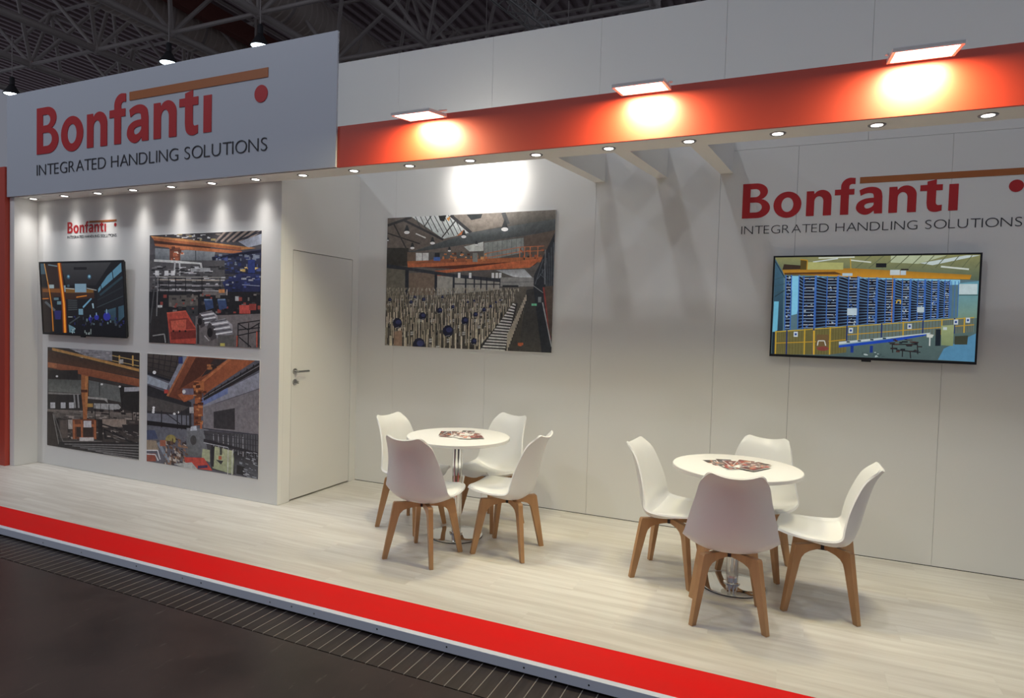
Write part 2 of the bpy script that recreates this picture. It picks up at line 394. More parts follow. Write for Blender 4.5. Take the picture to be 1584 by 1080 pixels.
def glyph_mesh(ch, size, thick, off):
    cu = bpy.data.curves.new('t', 'FONT'); cu.body = ch; cu.size = size; cu.extrude = thick/2; cu.offset = off
    o = bpy.data.objects.new('t', cu); col.objects.link(o)
    me = bpy.data.meshes.new_from_object(o.evaluated_get(bpy.context.evaluated_depsgraph_get()))
    bpy.data.objects.remove(o); bpy.data.curves.remove(cu); return me
def bounds(me):
    c = np.zeros(len(me.vertices)*3); me.vertices.foreach_get('co', c); c = c.reshape(-1, 3); return c.min(0), c.max(0)
TO_WALL = Matrix.Rotation(R(90), 4, 'X')          # letter plane x,y -> x,z facing -y
def tagline_meshes(width, cap, thick):
    base = glyph_mesh('H', 1, 0, 0); size = cap/bounds(base)[1][1]
    txt = 'INTEGRATED HANDLING SOLUTIONS'; items = []; x = 0; cache = {}
    for ch in txt:
        if ch == ' ': x += .42; continue
        if ch not in cache: me = glyph_mesh(ch, size, thick, -.019*size); cache[ch] = (me, *bounds(me))
        me, mn, mx = cache[ch]; wch = (mx[0]-mn[0])/cap
        gap = .20 if ch in 'INHDLUGRES' else .14
        if ch in 'AT': gap = .09
        items.append([ch, me, x-mn[0]/cap*1.0, 0]); x += wch+gap
    k = width/(x-.18)/cap
    return items, k*cap*1.0, k
def logo(parent, s, thick, tag_parts=True, gap=0.0):
    """logo lettering in the parent's local x-z plane, origin at the left end of the baseline"""
    for nm, x, loops in LETTERS:
        me = fill_mesh(loops, s, thick); me.transform(TO_WALL); me.transform(Matrix.Translation((x*s, -thick/2-gap, 0)))
        link('letter_'+nm, me, REDL, parent)
    box('bar', 1.350*s, 2.983*s, -thick-gap, -gap, .374*s, .449*s, BROWN, parent)
    lathe('dot', [(.069*s, -thick-gap), (.069*s, -gap)], REDL, parent, 32, (2.912*s, 0, .250*s), 'Y', False)
    items, ux, k = tagline_meshes(2.985*s, .108*s, thick)
    if tag_parts:
        for ch, me, x, _ in items:
            m2 = me.copy(); mn, mx = bounds(m2)
            m2.transform(Matrix.Diagonal((k, 1, 1, 1))); m2.transform(TO_WALL)
            m2.transform(Matrix.Translation((x*.108*s*k, -thick/2-gap, -.207*s)))
            link('letter_'+ch.lower(), m2, INK, parent)
    else:
        bm = bmesh.new()
        for ch, me, x, _ in items:
            m2 = me.copy(); m2.transform(Matrix.Diagonal((k, 1, 1, 1))); m2.transform(TO_WALL); m2.transform(Matrix.Translation((x*.108*s*k, -thick/2-gap, -.207*s)))
            bm.from_mesh(m2)
        me = bpy.data.meshes.new('tagline'); bm.to_mesh(me); bm.free(); o = link('tagline', me, INK, parent); o['kind'] = 'stuff'

sg = empty('header_sign', (-3.328, YSG, 3.150), 'large white header sign with red company lettering and amber bar', 'sign')
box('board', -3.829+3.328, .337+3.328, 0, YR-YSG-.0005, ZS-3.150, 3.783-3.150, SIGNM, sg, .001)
logo(sg, 1.0, .005)
wlg = empty('wall_logo', (3.168, -.0005, 2.475), 'red company lettering on the back wall above the screen', 'logo'); logo(wlg, .587, .002)
slg = empty('wall_logo', (-3.264, YB-.0005, 2.413), 'small red company lettering on the storage wall above the screen', 'logo'); logo(slg, .252, .002, False)

# ================================================================== LIGHT FITTINGS
DLENS = mat('downlight_lens', (.9, .9, .88), .4, emit=((1, .96, .88), 7.0))
RING = mat('satin_nickel_ring', (.33, .32, .32), .28, 1)
ORD = 'first second third fourth fifth sixth seventh eighth ninth tenth eleventh twelfth thirteenth fourteenth fifteenth sixteenth last'.split()
ring_me = lens_me = None
for k in range(17):
    x = -3.6393+k*.505
    t = empty('downlight', (x, -1.1725, ZS), 'round recessed downlight in the soffit, %s counted from the storage room end' % ORD[k], 'downlight', 'downlights in the header soffit')
    if ring_me is None:
        r = lathe('ring', [(.030, -.003), (.043, -.004), (.046, 0), (.030, -.0005)], RING, t, 28, closed=True); l = lathe('lens', [(.0295, -.0028), (.0295, -.0006)], DLENS, t, 24, smooth=False); ring_me, lens_me = r.data, l.data
    else: link('ring', ring_me, None, t); link('lens', lens_me, None, t)
    beam(light('lamp_light', 'SPOT', (0, 0, -.006), (0, 0, -1), DOWNLIGHT_W*1.15, WARM, t, spot_size=R(150), spot_blend=.3, shadow_soft_size=.028), 13)
FLENS = mat('flood_lens', (.9, .9, .9), .4, emit=((1, .95, .85), 14.0))
def floodlight(x, y, z, tilt, label, base, w=.30, d=.24, target=None, power=FLOOD_W):
    t = empty('floodlight', (x, y, z), label, 'floodlight', 'floodlights on the header')
    M = Matrix.Rotation(tilt, 4, 'X')
    def sub(name, bxs, m, bev=0):
        bm = bmesh.new()
        for b in bxs: bm_box(bm, *b, bev)
        bmesh.ops.transform(bm, matrix=M, verts=bm.verts); return from_bm(name, bm, m, t)
    sub('housing', [(-w/2, w/2, -d/2, d/2, .0062, .018)], GREYP, .002)
    sub('bezel', [(-w/2, w/2, -d/2, -d/2+.016, -.004, .006), (-w/2, w/2, d/2-.016, d/2, -.004, .006), (-w/2, -w/2+.016, -d/2+.016, d/2-.016, -.004, .006), (w/2-.016, w/2, -d/2+.016, d/2-.016, -.004, .006)], GREYP)
    sub('lens', [(-w/2+.016, w/2-.016, -d/2+.016, d/2-.016, 0, .003)], FLENS)
    for s in (-1, 1): tube('bracket', (s*(w/2+.006), 0, .02), (s*(w/2+.006), base[0]*.5, .055), .006, GREYP, t, 8)
    tube('bracket', (-w/2-.006, base[0]*.5, .055), (w/2+.006, base[0]*.5, .055), .006, GREYP, t, 8)
    tube('arm', (0, base[0]*.5, .055), (0, base[0], base[1]), .009, GREYP, t, 8)
    n = M @ Vector((0, 0, -1)); p = n*.008
    light('lamp_light', 'AREA', p, p+(Vector(target)-Vector((x, y, z)) if target else n), power, FLOODC, t, shape='ELLIPSE', size=w-.04, size_y=d-.04)
    return t
FB = (.20, .055)
floodlight(1.155, -1.45, 3.018, R(8), 'glowing floodlight over the red fascia nearest the white sign', FB)
floodlight(2.685, -1.45, 3.018, R(8), 'glowing floodlight over the red fascia, middle of three', FB)
floodlight(4.10, -1.45, 3.018, R(8), 'glowing floodlight over the red fascia above the wall screen', FB)
floodlight(.98, -.62, 3.06, R(90), 'floodlight behind the fascia lighting the wall above the large photo', (-.43, .013), power=WALLSPOT_W*.001)
light('wall_spot', 'SPOT', (.98, -.60, 3.06), (.98, 0, 2.90), WALLSPOT_W, WARM, None, spot_size=R(84), spot_blend=.75, shadow_soft_size=.06)

# ================================================================== PRINTED PANELS AND SCREENS
def print_mat(name, emit=0.0, rough=.45, grain=.35):
    m = bpy.data.materials.new(name); m.use_nodes = True; nt = m.node_tree; b = nt.nodes['Principled BSDF']
    at = nt.nodes.new('ShaderNodeAttribute'); at.attribute_name = 'ink'
    tc = nt.nodes.new('ShaderNodeTexCoord'); nz = nt.nodes.new('ShaderNodeTexNoise'); nz.inputs['Scale'].default_value = 22; nz.inputs['Detail'].default_value = 7; nz.inputs['Roughness'].default_value = .72
    nt.links.new(tc.outputs['Object'], nz.inputs['Vector'])
    mr = nt.nodes.new('ShaderNodeMapRange'); mr.inputs['From Min'].default_value = .3; mr.inputs['From Max'].default_value = .7; mr.inputs['To Min'].default_value = 1-grain; mr.inputs['To Max'].default_value = 1+grain
    nt.links.new(nz.outputs[0], mr.inputs[0])
    mx = nt.nodes.new('ShaderNodeVectorMath'); mx.operation = 'MULTIPLY'
    nt.links.new(at.outputs['Color'], mx.inputs[0]); nt.links.new(mr.outputs[0], mx.inputs[1])
    b.inputs['Roughness'].default_value = rough
    if emit:
        b.inputs['Base Color'].default_value = (.01, .01, .012, 1)
        nt.links.new(mx.outputs[0], b.inputs['Emission Color']); b.inputs['Emission Strength'].default_value = emit
    else: nt.links.new(mx.outputs[0], b.inputs['Base Color'])
    return m
def homography(src):
    dst = [(0, 1), (1, 1), (1, 0), (0, 0)]; A = []; B = []
    for (x, y), (u, v) in zip(src, dst):
        A += [[x, y, 1, 0, 0, 0, -u*x, -u*y], [0, 0, 0, x, y, 1, -v*x, -v*y]]; B += [u, v]
    return np.append(np.linalg.solve(np.array(A, float), np.array(B, float)), 1).reshape(3, 3)
def clip01(pts):
    for ax in (0, 1):
        for lim, sgn in ((0, 1), (1, -1)):
            out = []
            for a, b in zip(pts, pts[1:]+pts[:1]):
                ia, ib = sgn*(a[ax]-lim) >= 0, sgn*(b[ax]-lim) >= 0
                if ia: out.append(a)
                if ia != ib:
                    t = (lim-a[ax])/(b[ax]-a[ax]); out.append(tuple(np.array(a)*(1-t)+np.array(b)*t))
            pts = out
            if len(pts) < 3: return []
    return pts
class Print:
    """flat picture made of coloured patches; drawn in any four-cornered frame"""
    def __init__(s, quad, gain): s.H = homography(quad); s.items = []; s.gain = gain; s.depth = .0022; s.sat = .80
    def uv(s, p):
        q = s.H @ np.array((p[0], p[1], 1.0)); return (q[0]/q[2], q[1]/q[2])
    def poly(s, c, *pts, c2=None):
        """c colour at the first half of the points, c2 at the second half"""
        n = len(pts); u = [s.uv(p) for p in pts]
        cs = [np.array(lin(c))]*n if c2 is None else [np.array(lin(c if i < n/2 else c2)) for i in range(n)]
        cs = [c*s.sat+(1-s.sat)*float(c @ np.array((.25, .65, .10))) for c in cs]; full = [tuple(a)+tuple(b*s.gain) for a, b in zip(u, cs)]
        q = clip01(full)
        if len(q) >= 3: s.items.append(q)
    def rect(s, c, x0, y0, x1, y1, c2=None): s.poly(c, (x0, y0), (x1, y0), (x1, y1), (x0, y1), c2=c2)
    def line(s, c, wd, *pts):
        for a, b in zip(pts, pts[1:]):
            a, b = np.array(a, float), np.array(b, float); d = b-a; L = np.hypot(*d)
            if L < 1e-6: continue
            n = np.array((-d[1], d[0]))/L*wd/2; s.poly(c, tuple(a+n), tuple(b+n), tuple(b-n), tuple(a-n))
    def ell(s, c, cx, cy, rx, ry, n=14): s.poly(c, *[(cx+rx*math.cos(2*math.pi*k/n), cy+ry*math.sin(2*math.pi*k/n)) for k in range(n)])
    def clutter(s, cols, x0, y0, x1, y1, n, wr, hr, seed, tilt=0):
        rg = random.Random(seed)
        for _ in range(n):
            x, y = rg.uniform(x0, x1), rg.uniform(y0, y1); a, b = rg.uniform(*wr), rg.uniform(*hr); k = tilt*a
            s.poly(rg.choice(cols), (x, y), (x+a, y+k), (x+a, y+b+k), (x, y+b))
    def build(s, name, w, h, m, parent, loc):
        V, F, C = [], [], []; step = s.depth/max(1, len(s.items))
        for i, q in enumerate(s.items):
            b = len(V)
            for p in q: V.append((p[0]*w, -i*step, p[1]*h)); C.append((p[2], p[3], p[4], 1))
            F.append(list(range(b, b+len(q))))
        me = bpy.data.meshes.new(name); me.from_pydata(V, [], F); me.update()
        a = me.color_attributes.new('ink', 'FLOAT_COLOR', 'POINT'); a.data.foreach_set('color', np.array(C, 'f').ravel())
        # face the room (-y)
        bm = bmesh.new(); bm.from_mesh(me)
        bm.normal_update(); bmesh.ops.reverse_faces(bm, faces=[f for f in bm.faces if f.normal.y > 0]); bm.to_mesh(me); bm.free()
        return link(name, me, m, parent, loc)
PM = print_mat('photo_print')
G = 1.4
# --- large photo: rows of coil stands in a long hall with an orange crane
def art_main():
    p = Print([(45, 87), (1258, 25), (1250, 1055), (35, 1005)], G*1.08)
    p.rect((92, 88, 84), 0, 0, 1300, 1100)
    p.poly((108, 98, 90), (40, 80), (640, 40), (640, 330), (40, 330))                      # roof slopes
    p.poly((128, 118, 108), (500, 55), (900, 40), (900, 140), (640, 190))
    p.poly((120, 112, 102), (900, 40), (1258, 20), (1258, 90), (900, 140), c2=(96, 92, 86))
    p.poly((215, 218, 216), (215, 75), (500, 60), (640, 190), (450, 235), c2=(180, 188, 188))   # skylight
    for k in range(9): p.line((70, 74, 74), 6, (245+k*34, 72-k*1.5), (285+k*42 if k < 5 else 300+k*38, 160+k*9))
    p.line((64, 66, 66), 7, (310, 150), (360, 70)); p.line((64, 66, 66), 9, (440, 225), (540, 100))
    p.poly((206, 140, 40), (470, 90), (500, 70), (490, 110)); p.poly((205, 110, 40), (545, 215), (600, 165), (590, 200))
    p.poly((44, 46, 46), (412, 70), (470, 65), (455, 110), (425, 105))
    p.line((60, 60, 62), 16, (160, 100), (450, 240)); p.line((60, 60, 62), 22, (500, 65), (650, 190)); p.line((60, 60, 60), 18, (45, 140), (215, 80))
    p.line((60, 58, 56), 10, (90, 130), (180, 300)); p.line((60, 58, 56), 10, (45, 195), (280, 270))
    p.poly((46, 50, 52), (615, 60), (730, 55), (720, 85), (650, 100))
    p.poly((86, 92, 94), (45, 330), (240, 320), (640, 190), (1258, 90), (1258, 175), (740, 255), (240, 330), c2=(70, 76, 78))   # girder
    p.line((70, 72, 74), 30, (880, 45), (915, 130))
    p.poly((190, 196, 192), (600, 290), (740, 255), (742, 320), (640, 325))
    p.poly((132, 140, 138), (745, 262), (1030, 225), (1035, 330), (745, 392))
    for k in range(8): p.line((96, 104, 104), 3, (775+k*34, 262-k*5), (775+k*34, 385-k*6))
    p.poly((98, 84, 74), (1035, 215), (1258, 170), (1258, 380), (1035, 330))
    p.rect((60, 58, 54), 40, 300, 200, 430); p.rect((104, 88, 74), 190, 330, 250, 400)
    p.rect((196, 200, 198), 253, 335, 345, 398); p.line((90, 90, 88), 4, (300, 335), (300, 398))
    for x, y, r in ((185, 185, 20), (372, 262, 17), (226, 298, 15), (598, 215, 18), (893, 160, 25), (495, 318, 11), (690, 275, 11), (582, 350, 10), (48, 245, 8)):
        p.poly((52, 56, 58), (x-5, y-r*2.4), (x+5, y-r*2.4), (x+r, y), (x-r, y)); p.ell((238, 240, 238), x, y+r*.2, r, r*.55)
    p.line((215, 215, 210), 9, (250, 197), (322, 228))
    # crane
    p.poly((172, 96, 44), (190, 395), (1170, 360), (1165, 400), (560, 430), (195, 440), c2=(196, 96, 40))
    p.poly((94, 44, 30), (300, 440), (700, 415), (1150, 385), (1110, 425), (560, 452))
    p.poly((198, 98, 40), (350, 470), (600, 445), (1170, 370), (1080, 440), (600, 465), (470, 480))
    p.poly((150, 80, 44), (380, 382), (620, 372), (625, 400), (240, 412)); p.rect((60, 100, 170), 382, 365, 430, 392)
    p.rect((40, 42, 48), 390, 335, 425, 365); p.clutter([(190, 110, 50), (90, 52, 34), (210, 150, 80)], 440, 330, 750, 385, 26, (8, 26), (8, 22), 4)
    p.rect((130, 136, 134), 665, 335, 700, 400); p.clutter([(170, 84, 40), (60, 50, 44)], 1000, 280, 1180, 370, 16, (6, 24), (6, 18), 5)
    for y in (288, 320): p.line((196, 104, 48), 5, (750, y+52), (1010, y+4), (1180, y-4))
    for x in (1005, 1040, 1080, 1135): p.line((206, 118, 58), 6, (x, 290), (x, 368))
    p.rect((176, 86, 38), 395, 462, 470, 500); p.line((176, 86, 38), 12, (462, 490), (462, 545)); p.rect((70, 44, 36), 395, 495, 410, 610)
    # far walls
    p.poly((108, 104, 92), (40, 440), (195, 460), (195, 700), (40, 680)); p.rect((116, 98, 82), 203, 480, 400, 640)
    p.poly((152, 150, 142), (410, 500), (870, 530), (870, 600), (410, 640))
    p.poly((52, 56, 64), (40, 415), (200, 440), (520, 485), (870, 520), (870, 545), (520, 510), (200, 462), (40, 445))
    for x, wd in ((190, 26), (400, 18), (530, 15), (617, 12), (680, 10), (728, 9), (770, 8), (822, 7), (866, 6)): p.line((40, 44, 54), wd, (x, 460+(x-190)*.09), (x, 690-(x-190)*.15))
    p.line((46, 50, 58), 8, (530, 558), (870, 560))
    for x in (560, 640, 805, 833, 858): p.rect((220, 226, 226), x, 478, x+18, 515)
    p.poly((150, 156, 160), (835, 458), (1040, 450), (1110, 520), (960, 505), c2=(200, 206, 210)); p.rect((140, 140, 138), 870, 510, 1110, 575); p.line((100, 102, 104), 4, (870, 545), (1110, 540))
    p.rect((40, 42, 46), 885, 566, 1000, 580)
    # right side steelwork, aisle
    p.poly((46, 50, 56), (1110, 500), (1258, 180), (1258, 1060), (1170, 1060), (1110, 620)); p.poly((60, 60, 58), (1060, 600), (1110, 590), (1180, 1060), (1010, 1060), c2=(74, 72, 68))
    for k in range(9): p.line((88, 96, 104), 5, (1120+k*16, 560-k*38), (1175+k*10, 380+k*70))
    p.line((120, 126, 130), 6, (1190, 310), (1190, 560)); p.line((150, 60, 50), 12, (1182, 580), (1240, 960)); p.poly((90, 76, 66), (1190, 575), (1250, 570), (1250, 930), (1235, 930))
    p.line((170, 176, 178), 7, (1178, 690), (1250, 1010)); p.line((140, 144, 148), 5, (1110, 570), (1180, 620)); p.rect((90, 196, 150), 1098, 698, 1136, 714); p.rect((120, 128, 132), 1145, 650, 1168, 690)
    # floor of coils and stands
    p.poly((96, 90, 80), (40, 690), (1060, 575), (1010, 1060), (40, 1060), c2=(70, 66, 60))
    rg = random.Random(11)
    for row in range(13):
        f = row/12.0; y = 596+430*f**1.55; sz = 8+66*f**1.3
        n = int(34-22*f)
        for i in range(n):
            x = 40+(i+.5*(row % 2)+rg.uniform(-.2, .2))*(980-60*f)/n
            if x > 1030-180*f: continue
            q = rg.random()
            if q < .40: p.ell(rg.choice([(130, 126, 116), (88, 84, 78), (58, 56, 54)]), x, y, sz*.34, sz*.44, 10); p.ell((40, 40, 42), x, y, sz*.12, sz*.18, 8)
            elif q < .60:
                p.poly((176, 176, 172), (x-sz*.4, y-sz*.2), (x+sz*.45, y-sz*.3), (x+sz*.4, y+sz*.1), (x-sz*.45, y+sz*.25))
                p.line((70, 68, 66), max(2, sz*.07), (x-sz*.4, y), (x+sz*.4, y-sz*.1))
            for dx in (-.32, .28):
                hh = sz*rg.uniform(1.3, 2.0); xx = x+dx*sz+rg.uniform(-3, 3)
                p.rect(rg.choice([(190, 180, 154), (168, 158, 134), (148, 138, 116), (204, 196, 176)]), xx, y-hh*.75, xx+max(2.5, sz*.15), y+hh*.3)
                p.rect((58, 54, 48), xx+max(2.5, sz*.15), y-hh*.75, xx+max(3.5, sz*.21), y+hh*.3)
    for x, y, r in ((125, 845, 34), (308, 792, 25), (285, 1000, 44), (433, 752, 20), (495, 900, 38), (617, 825, 26), (693, 780, 17), (755, 745, 15), (800, 720, 11), (685, 975, 22), (315, 672, 14), (222, 692, 13), (450, 655, 10), (528, 725, 13), (68, 675, 13), (250, 655, 10), (840, 690, 8), (636, 690, 9), (682, 680, 8), (870, 675, 7)):
        p.ell((26, 30, 58), x, y, r, r*1.15, 14); p.ell((52, 60, 112), x+r*.2, y-r*.25, r*.6, r*.5, 10); p.line((200, 200, 196), 2.5, (x-r*.4, y+r), (x+r*.4, y+r*.8))
    p.poly((60, 58, 56), (735, 1000), (985, 690), (1000, 700), (915, 1050), (730, 1040))
    for k in range(17): y = 1035-k*20.5; x0 = 733+k*14; p.poly((204, 204, 200), (x0, y), (912+k*4.5, y+8), (912+k*4.5, y-2), (x0+6, y-12))
    for k in range(16):
        x = 925+k*8.5; y = 1040-k*24; p.rect((170, 160, 140), x, y-120+k*5, x+9, y); p.rect((60, 56, 52), x+9, y-120+k*5, x+15, y)
    p.clutter([(190, 90, 40)], 1000, 975, 1020, 990, 3, (16, 26), (14, 22), 3); p.poly((150, 120, 96), (105, 905), (160, 895), (160, 1010), (100, 1005))
    return p
# --- tall photo: machine hall with red bin and steel coils
def art_top():
    p = Print([(40, 75), (998, 33), (980, 1050), (25, 998)], G*1.05)
    p.rect((70, 68, 72), 0, 0, 1025, 1080)
    p.poly((60, 56, 58), (30, 70), (1000, 30), (1000, 240), (30, 240), c2=(86, 84, 90))
    for k in range(8): p.line((150, 130, 118), 16, (600+k*50, 130), (700+k*60, 30)); p.line((40, 38, 44), 8, (630+k*50, 130), (730+k*60, 30))
    p.poly((150, 156, 172), (800, 130), (1000, 60), (1000, 150), (880, 180)); p.line((44, 46, 60), 12, (780, 125), (1000, 40))
    p.clutter([(120, 110, 100), (170, 150, 90), (60, 58, 60), (190, 190, 190)], 130, 60, 620, 110, 40, (10, 50), (6, 20), 8)
    p.poly((140, 146, 152), (85, 185), (600, 215), (580, 330), (85, 300), c2=(96, 102, 106)); p.line((70, 74, 78), 8, (432, 200), (432, 320))
    p.poly((196, 126, 52), (50, 80), (330, 105), (950, 185), (820, 200), (60, 95)); p.poly((170, 92, 40), (60, 95), (820, 180), (820, 205), (80, 120))
    p.poly((84, 46, 32), (75, 118), (560, 175), (560, 195), (80, 150)); p.poly((190, 106, 48), (80, 145), (300, 165), (830, 210), (820, 235), (300, 195), (85, 165))
    p.poly((56, 60, 88), (570, 260), (1000, 190), (1000, 420), (590, 400), c2=(40, 42, 62)); p.poly((28, 30, 50), (570, 265), (990, 200), (990, 225), (575, 290))
    p.clutter([(44, 56, 110), (30, 34, 60), (70, 84, 140), (120, 130, 150)], 600, 230, 960, 390, 60, (8, 40), (8, 30), 9)
    p.clutter([(200, 160, 60), (220, 190, 100)], 800, 320, 960, 370, 8, (10, 40), (10, 26), 10)
    p.rect((120, 62, 38), 210, 180, 300, 290); p.clutter([(180, 92, 50), (90, 50, 36), (210, 190, 170)], 205, 170, 305, 285, 20, (10, 40), (8, 24), 12)
    p.rect((84, 82, 84), 30, 290, 680, 570)
    p.poly((196, 198, 196), (75, 280), (250, 290), (480, 310), (485, 325), (250, 312), (75, 300)); p.line((200, 200, 198), 16, (475, 315), (485, 370)); p.line((178, 180, 182), 14, (255, 300), (250, 400)); p.line((178, 180, 182), 14, (295, 300), (295, 420))
    p.poly((160, 162, 164), (390, 352), (555, 355), (560, 385), (390, 392))
    p.clutter([(190, 190, 194), (56, 54, 56), (130, 128, 130), (40, 40, 42)], 40, 330, 660, 560, 150, (10, 70), (4, 14), 13)
    for x in (85, 165, 220): p.rect((210, 210, 212), x, 378, x+34, 420)
    for y, c in ((430, (150, 146, 140)), (455, (196, 182, 166)), (475, (60, 58, 60)), (500, (150, 146, 150)), (520, (44, 44, 48)), (545, (170, 166, 168))): p.line(c, 8, (100, y), (650, y+8))
    for x in (120, 200, 260, 345, 485, 640): p.line((34, 34, 38), 7, (x, 440), (x, 570))
    p.poly((46, 54, 104), (660, 480), (800, 400), (985, 410), (985, 590), (700, 570), c2=(30, 36, 72)); p.ell((40, 44, 84), 905, 545, 70, 50); p.line((150, 160, 190), 5, (830, 500), (980, 510)); p.rect((44, 62, 130), 880, 285, 940, 400)
    p.clutter([(150, 156, 170), (30, 32, 50), (64, 80, 150)], 680, 410, 980, 540, 30, (8, 50), (4, 16), 14)
    p.rect((34, 32, 36), 30, 560, 985, 760); p.rect((96, 90, 84), 200, 590, 450, 690); p.rect((58, 58, 60), 350, 680, 450, 760); p.rect((110, 104, 102), 490, 560, 700, 590)
    p.clutter([(120, 112, 106), (60, 56, 56), (24, 22, 26), (150, 60, 50)], 100, 570, 980, 740, 70, (8, 40), (8, 34), 15)
    for x in (500, 615): p.poly((52, 74, 118), (x, 628), (x+75, 625), (x+85, 700), (x+20, 720)); p.rect((110, 136, 170), x+5, 622, x+70, 634)
    p.rect((196, 66, 52), 805, 675, 900, 750); p.rect((150, 54, 44), 890, 665, 950, 720); p.rect((170, 170, 172), 770, 600, 800, 640); p.line((200, 180, 170), 6, (700, 540), (700, 590)); p.rect((206, 128, 50), 630, 540, 680, 570)
    p.poly((120, 112, 112), (430, 770), (985, 750), (985, 1050), (420, 1030), c2=(104, 98, 98)); p.rect((46, 42, 42), 30, 700, 190, 1010)
    p.line((84, 84, 86), 9, (90, 430), (40, 830)); p.line((120, 120, 122), 9, (110, 430), (95, 770)); p.line((60, 60, 62), 7, (70, 640), (30, 960)); p.line((150, 150, 148), 10, (60, 940), (160, 925), (170, 1000)); p.rect((190, 192, 190), 105, 675, 145, 695)
    p.poly((196, 66, 40), (183, 738), (345, 720), (430, 870), (432, 1010), (210, 1005), c2=(184, 56, 34)); p.poly((150, 48, 32), (200, 800), (360, 785), (430, 880), (215, 890)); p.poly((212, 84, 52), (215, 812), (350, 798), (345, 890), (225, 890))
    p.poly((128, 40, 28), (215, 905), (432, 890), (432, 960), (218, 975)); p.line((216, 88, 56), 10, (183, 745), (345, 727)); 
    for x in (238, 292, 342): p.ell((40, 18, 16), x, 900, 9, 9)
    def coil(x0, y0, s):
        p.poly((74, 68, 70), (x0, y0), (x0+20*s, y0-42*s), (x0+60*s, y0-58*s), (x0+75*s, y0+70*s), (x0+30*s, y0+95*s))
        p.poly((168, 166, 172), (x0+18*s, y0-40*s), (x0+130*s, y0-65*s), (x0+180*s, y0-20*s), (x0+185*s, y0+45*s), (x0+70*s, y0+75*s), (x0+60*s, y0), c2=(130, 128, 134))
        for k in range(6): p.line((228, 228, 232) if k % 2 else (84, 82, 88), 9*s, (x0+(28+k*7)*s, y0+(-38+k*17)*s), (x0+(140+k*8)*s, y0+(-56+k*17)*s))
        p.ell((30, 26, 28), x0+22*s, y0+35*s, 20*s, 34*s)
    coil(445, 785, .95); coil(525, 870, 1.22)
    p.rect((92, 90, 88), 620, 935, 760, 1035); p.rect((200, 190, 60), 640, 1005, 680, 1030)
    for a, b in (((795, 835), (980, 808)), ((795, 890), (980, 870)), ((790, 940), (980, 900)), ((795, 835), (880, 890)), ((880, 890), (980, 830)), ((800, 950), (905, 1040))): p.line((30, 28, 32), 9, a, b)
    for x in (795, 885, 970): p.line((34, 30, 34), 9, (x, 830), (x-5, 1040))
    p.line((190, 76, 44), 10, (785, 940), (783, 1035)); p.line((190, 76, 44), 10, (955, 905), (955, 1040)); p.line((180, 176, 178), 8, (505, 940), (545, 985)); p.rect((56, 50, 50), 440, 840, 460, 1010)
    return p
